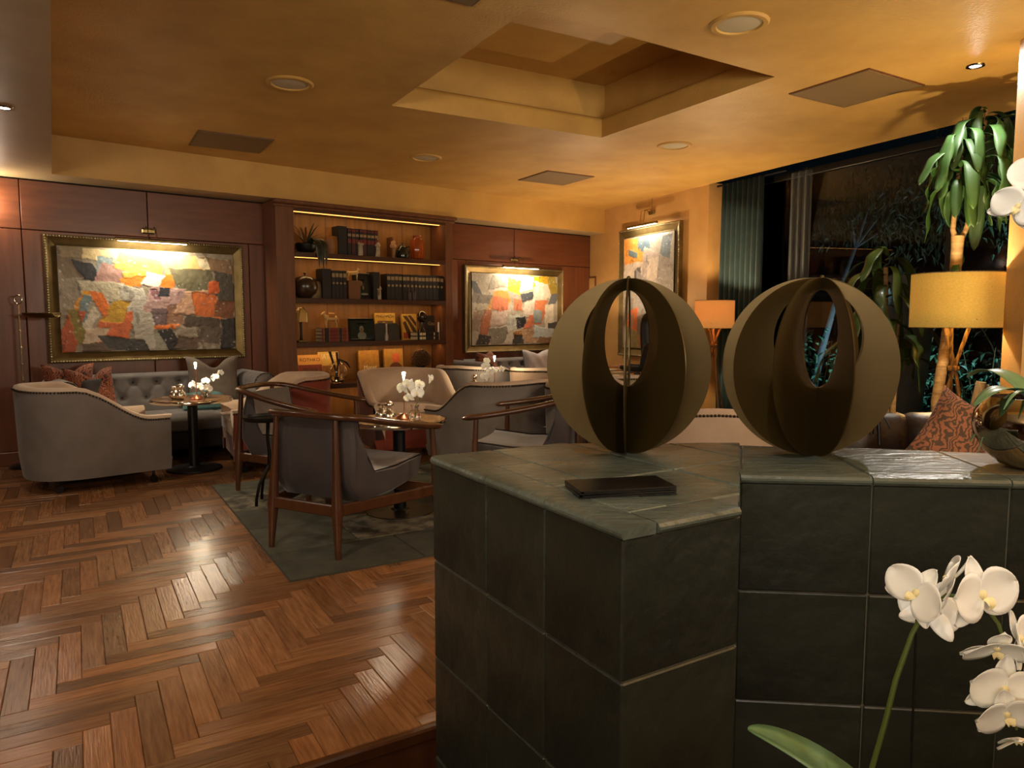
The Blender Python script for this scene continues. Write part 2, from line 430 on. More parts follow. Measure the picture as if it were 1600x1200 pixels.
# bulkhead fascia and low ceiling
g = G()
pts = [soff_far, (O.x,O.y), (RF.x,RF.y)]
for a, b in ((pts[0],pts[1]),(pts[1],pts[2])):
    g.add([(a[0],a[1],ZB),(b[0],b[1],ZB),(b[0],b[1],ZC+.02),(a[0],a[1],ZC+.02)], [(0,1,2,3)])
o = structure(obj('trim_2', g, M_ceil, smooth=0))
g = G(); poly = [soff_far, (O.x,O.y), (RF.x,RF.y), tuple(CORNER), wp(-1.5,NW), (wp(-1.5,NW)[0]-1.5,-3)]
g.add([(p[0],p[1],ZB) for p in poly], [(0,1,2,3,4,5)]); structure(obj('ceiling.001', g, M_soffit, smooth=0))
g = G().box((0,0,0),(.42,.03,.02),.003); tag(obj('linear_diffuser', g, M_case, loc=(-4.2,6.36,ZB-.012), rz=RZ_W), 'thin dark linear slot diffuser in the low ceiling above the wall spotlight', 'vent')

# ------------------------------------------------------------------ walls
wb = G(); wb.add([(*wp(-1.6,NW+.02),-.1),(*wp(SC,NW+.02),-.1),(*wp(SC,NW+.02),ZB+.05),(*wp(-1.6,NW+.02),ZB+.05)], [(0,1,2,3)])
wb = structure(obj('wall_back', wb, M_sub, smooth=0))
def wpanel(s0, s1, z0, z1, m=M_panel):
    g = G().box((0,0,0),(s1-s0-.006, .03, z1-z0-.006), .004)
    o = obj('wall_panel', g, m, wb, loc=(*wp((s0+s1)/2, NW+.005), (z0+z1)/2), rz=RZ_W); return o
edges = [-1.5,-.72,-.2,.8,1.72,1.95]
for a, b in zip(edges, edges[1:]):
    wpanel(a, b, .12, 2.02, M_panel2); 
for a, b in ((-1.5,-.2),(-.2,.79),(.79,1.95)): wpanel(a, b, 2.02, 2.44)
for a, b in ((3.95,4.42),(4.42,5.2),(5.2,6.06),(6.06,SC-.01)): wpanel(a, b, .12, 2.0, M_panel2)
for a, b in ((3.95,5.2),(5.2,SC-.01)): wpanel(a, b, 2.0, 2.44)
for k, (a, b) in enumerate(((-1.5,1.95),(3.95,SC-.02))):
    g = G().box((0,0,.06),(b-a,.045,.12),.006); structure(obj('baseboard_back', g, M_panel, loc=(*wp((a+b)/2,NW-.012),0), rz=RZ_W))
# window wall, with the curtain niche and the glazing beyond
S_END = 2.25; NB = .22
g = G()
def wallquad(g, a, b, z0, z1): g.add([(*a,z0),(*b,z0),(*b,z1),(*a,z1)], [(0,1,2,3)])
wallquad(g, tuple(CORNER), rp(S_END,0), -.1, ZC+.02); wallquad(g, rp(S_END,0), rp(S_END,NB), -.1, ZC+.02)
wallquad(g, rp(S_END,NB), rp(2.46,NB), -.1, ZC+.02)
structure(obj('wall_right', g, M_wallp, smooth=0))
g = G().box((0,0,.06),(S_END-S2C-.05,.02,.12),.005); structure(obj('baseboard_right', g, M_wallp, loc=(*rp((S_END+S2C)/2,-.01),0), rz=RZ_R))
# jib door beside the corner
d = structure(obj('door_1', G().box((0,0,.93),(.44,.02,1.84),.004), M_wallp, loc=(*rp(-.29,-.008),0), rz=RZ_R))
g = G().box((-.235,0,.93),(.012,.026,1.86)); g.box((.235,0,.93),(.012,.026,1.86)); g.box((0,0,1.86),(.482,.026,.012)); obj('door_frame', g, M_panel, d)
obj('hinge', G().tube([(-.225,-.02,1.5),(-.225,-.02,1.58)],.008), M_chrome, d)
# walls out of the frame that close the room
pl = wp(-1.5,NW)
g = G(); wallquad(g, pl, (pl[0]-1.5,-3), -.3, ZC+.02); structure(obj('wall_left', g, M_panel2, smooth=0))
g = G(); wallquad(g, (pl[0]-1.5,-3), (5.2,-3), -.3, ZC+.02); wallquad(g, (5.2,-3), (5.2,2.6), -.3, ZC+.02); structure(obj('wall_front', g, M_wallp, smooth=0))
# glazing: black frame and panes
win = G(); S_W0, S_W1 = 2.46, 7.2
Mf = mat('window_frame', '#0b0d0e', .4)
for s_ in (2.5, 3.4, 4.9, 6.4, 7.18): win.box((*rp(s_,NB+.02),1.35),(.05,.05,2.84),.004,rz=RZ_R)
for z_ in (.02, 2.72): win.box((*rp((S_W0+S_W1)/2,NB+.02),z_),(S_W1-S_W0,.05,.07),.004,rz=RZ_R)
win = structure(obj('window_1', win, Mf))
Mg = bpy.data.materials.new('window_glass'); Mg.use_nodes = True; n_ = Mg.node_tree; n_.nodes.clear()
ou = n_.nodes.new('ShaderNodeOutputMaterial'); mx = n_.nodes.new('ShaderNodeMixShader'); tr = n_.nodes.new('ShaderNodeBsdfTransparent')
gl = n_.nodes.new('ShaderNodeBsdfGlossy'); gl.inputs['Roughness'].default_value = .0; gl.inputs['Color'].default_value = (.27,.29,.33,1)
lw = n_.nodes.new('ShaderNodeFresnel'); lw.inputs[0].default_value = 1.5; tr.inputs[0].default_value = (.92,.95,.95,1)
n_.links.new(lw.outputs[0], mx.inputs[0]); n_.links.new(tr.outputs[0], mx.inputs[1]); n_.links.new(gl.outputs[0], mx.inputs[2]); n_.links.new(mx.outputs[0], ou.inputs[0])
for a, b in ((2.525,3.375),(3.425,4.875),(4.925,6.375),(6.425,7.155)):
    obj('pane', G().box((*rp((a+b)/2,NB+.02),1.37),(b-a,.008,2.62),0,rz=RZ_R), Mg, win, smooth=0)
# pillar at the right edge of the picture
structure(obj('pillar', G().prism([(2.708,3.84),(2.776,4.10),(3.4,4.10),(3.4,3.84)],-.2,ZC+.01), M_wallp, smooth=0))
# teal curtain with folds
Mc = mat('teal_curtain', '#233a3e', .8, col2='#1b2e31', nscale=6, sheen=.2)
def curt(u, v): 
    s_ = 2.36 + u*.62; nn = .08 + .045*sin(u*2*pi*8 + sin(v*2)*.3) + .012*sin(u*50+v*3)
    p = rp(s_, nn); return (p[0], p[1], .02 + v*2.73)
cu = thing('curtain', 'tall teal curtain hanging in folds beside the dark window', 'curtain')
solid(obj('drape', G().surf(curt, 130, 8), Mc, cu, smooth=180), .006)
g = G().tube([(*rp(2.3,.08),2.745),(*rp(3.3,.08),2.745)],.012); obj('curtain_rail', g, M_black, cu)
Ms = mat('reflection', '#8f9596', .8, alpha=.22)  # pale reflection in the glass, modelled as a translucent sheet
def reflection(u, v):
    s_ = 3.30 + u*.26; nn = .12 + .02*sin(u*20+v); p = rp(s_, nn); return (p[0], p[1], .05 + v*2.66)
tag(obj('reflection_strip', G().surf(reflection, 30, 6), Ms, smooth=180), 'narrow translucent grey sheer modelled as a strip before the dark glass right of the teal curtain', 'curtain')

# ------------------------------------------------------------------ ceiling fittings
Msp = mat('speaker_grille', '#b7a98c', .6)
def speaker(x, y, label):
    t = thing('ceiling_speaker', label, 'speaker', (x,y,ZC), 0, 'round ceiling speakers')
    obj('trim_ring', G().lathe([(.112,-.004),(.118,-.012),(.14,-.012),(.15,-.004),(.15,.0),(.112,.0)],40), M_ceil, t)
    obj('grille', G().lathe([(0,-.009),(.09,-.008),(.111,-.004),(.111,0)],40), Msp, t)
speaker(-1.43,4.81,'round pale ceiling speaker on the left, between the panel and the coffer')
speaker(-.81,6.95,'smallest round ceiling speaker, in front of the bookcase')
speaker(1.42,6.48,'round ceiling speaker beyond the coffer, nearest the window wall')
speaker(1.17,3.87,'largest round ceiling speaker, this side of the coffer')
Mpn = mat('access_panel', '#6f5836', .6)
def cpanel(c, label, a=.58, b=.56):
    t = thing('ceiling_panel', label, 'panel', (c[0],c[1],ZC), atan2(V.y,V.x), 'square ceiling access panels')
    obj('panel', G().box((0,0,-.004),(a,b,.012),.002), Mpn, t); g = G()
    for sx in (-1,1): g.box((sx*(a/2+.006),0,-.003),(.008,b+.02,.008)); g.box((0,sx*(b/2+.006),-.003),(a,.008,.008))
    obj('panel_frame', g, M_case, t)
cpanel((-2.41,6.36),'square brown access panel in the ceiling above the grey sofa')
cpanel((.47,7.94),'square brown access panel in the ceiling near the far corner')
cpanel((2.27,4.93),'square access panel in the ceiling beside the tall plant')
cpanel((-.3,3.25),'access panel at the top edge of the view, left of the coffer')
def downlight(x, y, z, label):
    t = thing('downlight', label, 'light', (x,y,z))
    obj('bezel', G().lathe([(.032,-.002),(.036,-.008),(.05,-.006),(.052,0),(.032,0)],24), M_chrome, t)
    obj('bulb', G().lathe([(0,-.004),(.031,-.003),(.031,0)],24), mat('bulb_on','#ffffff',.3,emit='#fff2dd',estr=25), t)
downlight(2.78,4.49,ZC,'small bright downlight in the ceiling right above the tall plant')
downlight(-2.88,4.22,ZB,'small lit downlight in the low pale ceiling at the left')
# camera of the alarm in the corner
t = thing('security_camera','small white bullet security camera in the ceiling corner','camera',(*rp(.03,-.05),2.70),0)
obj('housing', G().tube([(0,.03,0),(-.02,-.06,-.015)],[.03,.032],14), M_white, t)
obj('lens', G().tube([(-.02,-.058,-.015),(-.022,-.066,-.0165)],.02,12), M_black, t)
obj('bracket', G().box((.02,.04,.03),(.05,.05,.05),.006), M_wood, t)
# ------------------------------------------------------------------ slate counter
M_slate = mat('slate', '#282b24', .42, col2='#12150f', nscale=3, bump=.6, bscale=16, rand=.2, rvar=.12, contrast=1.9)
M_slate_top = mat('slate_top', '#596057', .33, col2='#3a3f37', nscale=4, bump=.6, bscale=18, stretch=(1,2.4,1), rand=.15, rvar=.08, contrast=1.3)
M_slate_rust = mat('rusty_slate', '#7a6238', .35, col2='#4a4638', nscale=4, bump=.45, bscale=18, stretch=(1,2.4,1), contrast=1.4)
M_grout = mat('grout', '#514d40', .9)
A_, C_, D_, E_ = Vector((-.206,1.849)), Vector((.189,1.195)), Vector((.433,1.344)), Vector((.523,1.63))
F_, G_ = Vector((2.6,1.42)), Vector((2.6,1.79)); H_ = Vector((.665,2.034)); I_ = Vector((.14,2.05))
ctop = [A_,C_,D_,E_,F_,G_,Vector((1.25,1.915)),Vector((.95,1.965)),H_,I_]
ins = .013; cen = Vector((.3,1.65))
CT = thing('slate_counter', 'dark slate tiled counter with a projecting block carrying two brass globes', 'counter', (0,0,-.17))
core = []
def inset(poly, d_):
    out = []; n = len(poly)
    for i in range(n):
        p0, p1, p2 = poly[i-1], poly[i], poly[(i+1) % n]
        e1, e2 = (p1-p0).normalized(), (p2-p1).normalized()
        n1, n2 = Vector((-e1.y,e1.x)), Vector((-e2.y,e2.x)); m_ = (n1+n2); m_ = m_/max(.3, m_.dot(n1)); out.append(p1 + m_*d_)
    return out
cp = inset(ctop, .0045)
obj('core', G().prism([(p.x,p.y) for p in cp], .0, 1.07-.005), M_grout, CT, smooth=0)
def side_tile(a, b, t0, t1, z0, z1):
    e = (b-a).normalized(); L_ = (b-a).length; nrm = Vector((e.y,-e.x)); g = G()
    c_ = a + e*((t0+t1)/2) - nrm*(.008+R.uniform(-.001,.001))
    g.box((0,0,0),(t1-t0-.003,.016,z1-z0-.003),.003)
    o = obj('slate_tile', g, M_slate, CT); o.location = (c_.x,c_.y,(z0+z1)/2); o.rotation_euler = (R.uniform(-.003,.003),0,atan2(e.y,e.x)+R.uniform(-.003,.003)); return o
rows = [(-.0,.255),(.255,.53),(.53,.795),(.795,1.05)]
for a, b, cuts in ((A_,C_,[0,.285,.524,.764]),(C_,D_,[0,.286]),(D_,E_,[0,.298]),(E_,F_,[0,.29,.583,.88,1.17,1.46,1.76,2.08]),(H_,I_,[0,.26,.525]),(I_,A_,[0,.2,.4])):
    Lx = (b-a).length
    for t0, t1 in zip(cuts, cuts[1:]):
        t1 = min(t1, Lx)
        for z0, z1 in rows: side_tile(a, b, t0, t1, z0, z1)
# top: edge strips with a rounded nose, then square tiles cut to the outline
def top_tile(poly, z=1.07, m=None):
    P = [Vector(p) for p in poly]
    a = sum(P[i].x*P[(i+1)%len(P)].y-P[(i+1)%len(P)].x*P[i].y for i in range(len(P)))
    if a < 0: P = P[::-1]
    if abs(a) < .001: return
    p1, p2 = inset(P, .0015), inset(P, .005); n = len(P); g = G(); dz = R.uniform(-.001,.001)
    vs = [(p.x,p.y,z-.02) for p in p1] + [(p.x,p.y,z-.004+dz) for p in p1] + [(p.x,p.y,z+dz) for p in p2]
    fs = [tuple(range(2*n,3*n)), tuple(range(n))[::-1]] + [(k*n+i,k*n+(i+1)%n,(k+1)*n+(i+1)%n,(k+1)*n+i) for k in (0,1) for i in range(n)]
    g.add(vs, fs); obj('slate_tile', g, m or M_slate_top, CT, smooth=0)
def strip(a, b, cuts, w_=.07):
    e = (b-a).normalized(); nrm = Vector((-e.y,e.x)); Lx = (b-a).length
    for t0, t1 in zip(cuts, cuts[1:]):
        g = G(); p0 = a + e*t0; m_ = t1-t0-.003
        prof = [(w_,-.02),(w_,0),(.006,0),(-.003,-.003),(-.007,-.009),(-.007,-.014),(-.003,-.02)]
        ms = 1 if t0 > 0 else 0
        vs = []
        for q_, tt_ in ((0,0),(1,0)):
            for x_, z_ in prof: 
                k_ = 0
                p = p0 + e*(q_*m_) + nrm*x_; vs.append((p.x,p.y,1.07+z_))
        n = len(prof); fs = [(i,(i+1)%n,n+(i+1)%n,n+i) for i in range(n)] + [tuple(range(n))[::-1], tuple(range(n,2*n))]
        obj('edge_strip', g.add(vs, fs), M_slate_top, CT, smooth=30)
strip(A_, C_, [.0,.29,.53,.770]); strip(C_, D_, [.075,.284]); strip(E_, F_, [.0,.29,.583,.88,1.17,1.46,1.76,2.06], .05)
# squares
def conv_clip(rect, poly_halfplanes):
    p_ = rect
    for h in poly_halfplanes:
        p_ = clip(p_, *h)
        if len(p_) < 3: return None
    return p_
def hp(a, b, d_=0):
    e = (b-a).normalized(); nrm = Vector((-e.y,e.x)); return (nrm.x, nrm.y, nrm.dot(a)+d_)
blk = [hp(A_,C_,.071), hp(C_,D_,.071), hp(D_,E_), hp(I_,A_), hp(E_+Vector((.0,.4)),E_)]
blk = [hp(A_,C_,.071), hp(C_,D_,.071), (-1,0,-.53), hp(I_,A_), (0,-1,-2.045)]
for i in range(-3, 6):
    for j in range(-3, 6):
        o_ = C_ + (V*.071 + U*.071) + U*(i*.243) + V*(j*.243 + .1)
        rect = [o_, o_+V*.243, o_+V*.243+U*.243, o_+U*.243]; rect = [(p.x,p.y) for p in rect]
        # right limit: line D-E then the long counter
        p_ = conv_clip(rect, [hp(A_,C_,.071), hp(C_,D_,.071), hp(D_,E_), hp(I_,A_), (0,-1,-2.048)])
        if p_: 
            q_ = conv_clip(p_, [(-1,0,-.66)])
            if q_: 
                # keep what lies before the line that prolongs D-E up to the back edge
                q_ = conv_clip(q_, [hp(D_, E_ + (E_-D_)*3)])
                if q_: top_tile(q_)
ex = (F_-E_).normalized(); ey = Vector((-ex.y,ex.x))
for k, (t0, t1) in enumerate(zip([-.1,.29,.583,.88,1.17,1.46,1.76],[.29,.583,.88,1.17,1.46,1.76,2.08])):
    rect = [E_+ex*t0+ey*.051, E_+ex*t1+ey*.051, E_+ex*t1+ey*.6, E_+ex*t0+ey*.6]
    p_ = conv_clip([(p.x,p.y) for p in rect], [hp(G_,Vector((.95,1.965))), hp(Vector((.95,1.965)),H_), (-hp(D_,E_+(E_-D_)*3)[0],-hp(D_,E_+(E_-D_)*3)[1],-hp(D_,E_+(E_-D_)*3)[2])])
    if p_: top_tile(p_, m=M_slate_rust if k == 2 else None)

# ------------------------------------------------------------------ brass globes made of pierced discs
def globe(x, y, label, plates, Rr=.229):
    t = thing('brass_globe', label, 'sculpture', (x,y,.9), 0, 'globes of slotted brass discs')
    for phi, off in plates:
        n = 96; g = G(); th = .0016; zc = Rr; hz, hr = Rr+.073, .122; Rw, hw = Rr*.93, .116
        vs = []
        for s_ in (-1, 1):
            for k in range(n):
                a = 2*pi*k/n; vs.append((off+Rw*cos(a), s_*th, zc+Rr*sin(a)))
            for k in range(n):
                a = 2*pi*k/n; vs.append((off*.5+hw*cos(a), s_*th, hz+hr*1.03*sin(a)))
        fs = []
        for k in range(n):
            j = (k+1) % n
            fs += [(k,j,n+j,n+k)[::1], (2*n+k,3*n+k,3*n+j,2*n+j), (k,2*n+k,2*n+j,j), (n+k,n+j,3*n+j,3*n+k)]
        obj('disc', g.add(vs, fs), M_sculpt, t, rz=radians(-phi), smooth=30)
    obj('pin', G().tube([(0,0,.001),(0,0,2*Rr-.03)], .003, 8) if False else G().ball((0,0,2*Rr),.006,10,6), M_sculpt, t)
    return t
globe(.303,1.895,'left brass globe of slotted discs, behind the black folders', [(11,0),(59,0),(101,0),(129,0)])
globe(.79,1.86,'right brass globe of slotted discs, before the dark window', [(23,-.026),(-3,-.010),(-39,0),(92,0)])
# folders
def folder(z, rz, label):
    t = thing('bill_folder', label, 'folder', (.222,1.462,z), rz, 'black bill folders')
    obj('cover', G().box((0,0,.001),(.205,.105,.002),.0015), mat('black_leatherette','#0e0d0d',.3,bump=.1,bscale=300), t)
    obj('cover', G().box((0,0,.0066),(.205,.105,.002),.0015,rx=.006), MATS['black_leatherette'], t)
    obj('spine', G().box((-.102,0,.0038),(.002,.105,.0074),.0012), MATS['black_leatherette'], t)
    obj('leaf', G().box((.004,0,.0038),(.195,.098,.0034),.001), mat('dark_card','#26241f',.5), t)
folder(.9005, radians(11), 'lower of the two black bill folders on the slate block')
folder(.9088, radians(13), 'upper of the two black bill folders on the slate block')

# ------------------------------------------------------------------ bowl with the orchid on the counter
def strap_leaf(L_, w_, arch, droop, n=18, fold=.25, tip=.6):
    g = G()
    def fn(u, v):
        u = sin(u*pi/2)**.9; s_ = u*L_; ww = w_*(sin(pi*min(1,(u*.93+.07))**tip))**.5*.5
        y = s_*cos(arch*0) - droop*.18*u**2*L_; z = arch*u*L_ - droop*u**2*L_
        x = (v*2-1)*ww; return (x, y, z + abs(v*2-1)*ww*fold)
    return g.surf(fn, n, 5)
def leaf_obj(g, m, parent, loc, yaw, pitch=0, th=.0012, roll=0, name='leaf'):
    o = solid(obj(name, g, m, parent, smooth=180), th)
    o.location = loc; o.rotation_euler = (Matrix.Rotation(yaw,3,'Z') @ Matrix.Rotation(pitch,3,'X') @ Matrix.Rotation(roll,3,'Y')).to_euler(); return o
def petal_geo(L_, w_, cup=.15, n=7, p=.55, base=.25):
    def fn(u, v):
        u = .5-.5*cos(pi*u)
        ww = w_/2*max(.0,sin(pi*u**.8))**p + .0008*(1-u)
        x = (v*2-1)*ww; return (x, u*L_, cup*((v*2-1)**2*w_*.5) - cup*.7*L_*sin(u*pi)*.35 + .02*L_*sin(v*9)*u)
    return G().surf(fn, 13, 9)
ME_SEP = obj('sepal', petal_geo(.046,.026,.2), M_petal, smooth=180); ME_PET = obj('petal', petal_geo(.046,.056,.12,p=.5), M_petal, smooth=180)
lipg = G().ball((0,.003,.004),.0048,10,6,(1,1.3,.8))
lipg.surf(lambda u,v: ((v*2-1)*.007*(1-u*.7), -u*.013, .006+.005*sin(u*3)+abs(v*2-1)*.004), 6, 5)
ME_LIP = obj('lip', lipg, M_lip, smooth=60)
PROTO = [ME_SEP, ME_PET, ME_LIP]
for o in PROTO[:2]: solid(o, .0008)
def flower(parent, loc, n_dir, roll=0, k=1.0, closed=0, mod=1):
    """a moth orchid flower, as a part with petals as sub-parts; n_dir is where its face looks"""
    f = bpy.data.objects.new('flower', None); COL.objects.link(f); f.parent = parent; f.empty_display_size = .02
    q_ = Vector(n_dir).normalized().to_track_quat('Z', 'Y'); Mx = q_.to_matrix() @ Matrix.Rotation(roll, 3, 'Z')
    f.location = loc; f.rotation_euler = Mx.to_euler(); f.scale = (k,k,k)
    def put(src, ang, tilt, sc_=1):
        o = src.copy(); COL.objects.link(o); o.parent = f
        o.rotation_euler = (Matrix.Rotation(ang,3,'Z') @ Matrix.Rotation(tilt,3,'X')).to_euler(); o.scale = (sc_,)*3
        return o
    for a, t_ in ((0,-.15),(2.2,-.15),(-2.2,-.15)): put(ME_SEP, a, t_+closed)
    for a in (1.35,-1.35): put(ME_PET, a, .12+closed).location = (0,0,.002)
    put(ME_LIP, 0, 0)
    return f
B = thing('chrome_bowl', 'round mirror-finished bowl planter on the counter at the right edge', 'planter', (1.245,1.70,.9))
prof = [(.0,0),(.05,0),(.075,.008),(.105,.035),(.128,.075),(.133,.1),(.128,.13),(.112,.158),(.104,.168),(.1,.166),(.108,.15),(.118,.11),(.1,.09),(0,.09)]
obj('bowl', G().lathe(prof,56), mat('smoky_chrome','#cfc7ba',.06,metal=1), B, smooth=60)
P = thing('orchid_plant', 'white orchid with arching leaves growing in the mirrored bowl', 'orchid', (1.245,1.70,1.0))
obj('bark', G().lathe([(0,.04),(.05,.052),(.09,.05),(.108,.046),(.112,.03),(0,.02)],24), M_soil, P)
for yaw, L_, w_, ar, dr, loc in ((1.75,.20,.06,.75,.75,(0,0,.05)),(1.2,.15,.05,.25,.9,(-.01,0,.05)),(2.5,.2,.035,.5,1.3,(-.01,-.01,.05)),(-1.0,.25,.06,.9,.8,(0,0,.05)),(.2,.24,.06,.9,.7,(0,0,.05)),(2.05,.17,.012,.9,.9,(-.02,-.03,.05)),(2.9,.2,.012,1.4,1.2,(-.01,-.03,.05)),(1.4,.19,.012,1.0,1.6,(0,-.02,.05)),(3.4,.22,.05,1.2,1.2,(0,-.02,.05))):
    leaf_obj(strap_leaf(L_, w_, ar, dr), M_leaf2, P, loc, yaw)
obj('stem', G().tube([(.02,.0,.05),(.06,.01,.3),(.07,0,.45),(.03,-.02,.55),(-.03,-.03,.54),(-.06,-.03,.47)],[.004,.0035,.003,.003,.0025,.002],8), M_stem, P)
for loc, nd, rl_ in (((-.075,-.05,.575),(-.5,-1,.1),.2),((-.10,-.03,.505),(-.6,-.9,-.3),-.5),((-.02,-.06,.45),(.3,-1,.1),.6),((.0,-.06,.53),(.3,-1,0),.9)):
    flower(P, loc, nd, rl_, 1.25)
# ------------------------------------------------------------------ the orchid in front of the counter
P = thing('orchid_plant', 'large white orchid with a hanging flower spray in front of the slate counter', 'orchid', (.60,.98,.47))
obj('pot', G().lathe([(0,-.13),(.05,-.13),(.065,0),(.07,.005),(.066,.01),(.058,.0),(0,-.005)],32), mat('white_ceramic','#d9d4c8',.2), P)
obj('bark', G().lathe([(0,.0),(.05,.004),(.06,-.004),(0,-.02)],20), M_soil, P)
leaf_obj(strap_leaf(.27,.10,.95,.38), M_leaf2, P, (0,0,.0), 1.25, 0, .002)
leaf_obj(strap_leaf(.24,.075,.5,.6), M_leaf2, P, (0,0,.0), -1.3, 0, .002)
leaf_obj(strap_leaf(.22,.07,.5,.6), M_leaf2, P, (0,0,.0), 2.7, 0, .002)
leaf_obj(strap_leaf(.22,.07,.4,.6), M_leaf2, P, (0,0,.0), -.2, 0, .002)
def lp_(px, py, Y):      # where a point at distance Y along the view appears; used once to read the spray's shape
    u_, v_ = (px-800)/1130, (600-py)/1130; r_ = Vector((u_, cos(PITCH)+v_*sin(PITCH), -sin(PITCH)+v_*cos(PITCH)))
    r_ *= Y/r_.y; return Vector((r_.x, r_.y, r_.z+CAM_H))
base = Vector((.60,.98,.47))
st = [lp_(1352,1235,.98),lp_(1383,1128,.98),lp_(1400,1060,.98),lp_(1425,990,.98),lp_(1445,955,.98),lp_(1480,930,.98),lp_(1530,935,.97),lp_(1560,975,.97),lp_(1578,1030,.96),lp_(1590,1080,.96),lp_(1588,1140,.96)]
st = [Vector((.57,.98,.465))] + st
obj('stem', G().tube([p-base for p in st],[.0038]*4+[.0034,.0032,.003,.0028,.0026,.0024,.002,.0018],8), M_stem, P)
obj('stake', G().tube([Vector((.58,.995,.46))-base, lp_(1432,968,1.0)-base],.0016,6), M_black, P)
for px, py, Y, nd, rl_, k, cl in ((1432,928,.97,(-.9,-.5,.15),-.5,1.0,.1),(1455,955,1.01,(.2,.9,-.3),.4,1.0,0),(1532,932,.95,(.25,-1,.15),.15,1.18,0),(1492,905,.99,(-.7,.5,.4),0,.9,.1),(1556,1010,.95,(-.15,-.75,-.75),.1,1.05,.15),(1590,1000,.97,(.6,-.8,.3),.2,.95,.2),(1566,1078,.95,(-.1,-1,-.1),-.1,1.1,0),(1572,1115,.94,(-.1,-.95,-.35),.3,1.0,.1),(1605,1060,.97,(.5,-.8,0),.2,.9,.2),(1590,1152,.97,(-.1,-.6,-.9),.4,.7,.35)):
    flower(P, lp_(px,py,Y)-base, nd, rl_, k, cl)
T = thing('plant_stand', 'slim dark wooden stand under the white orchid, below the view', 'stand', (.60,.98,-.17))
obj('top', G().lathe([(0,.48),(.14,.48),(.145,.49),(.145,.505),(.14,.51),(0,.51)],32), M_wood, T)
obj('leg', G().lathe([(.02,.02),(.03,.03),(.018,.25),(.022,.48)],16), M_wood, T)
obj('foot', G().lathe([(0,0),(.12,0),(.12,.015),(.03,.035),(0,.035)],32), M_wood, T)
for o in PROTO: bpy.data.objects.remove(o) if False else None
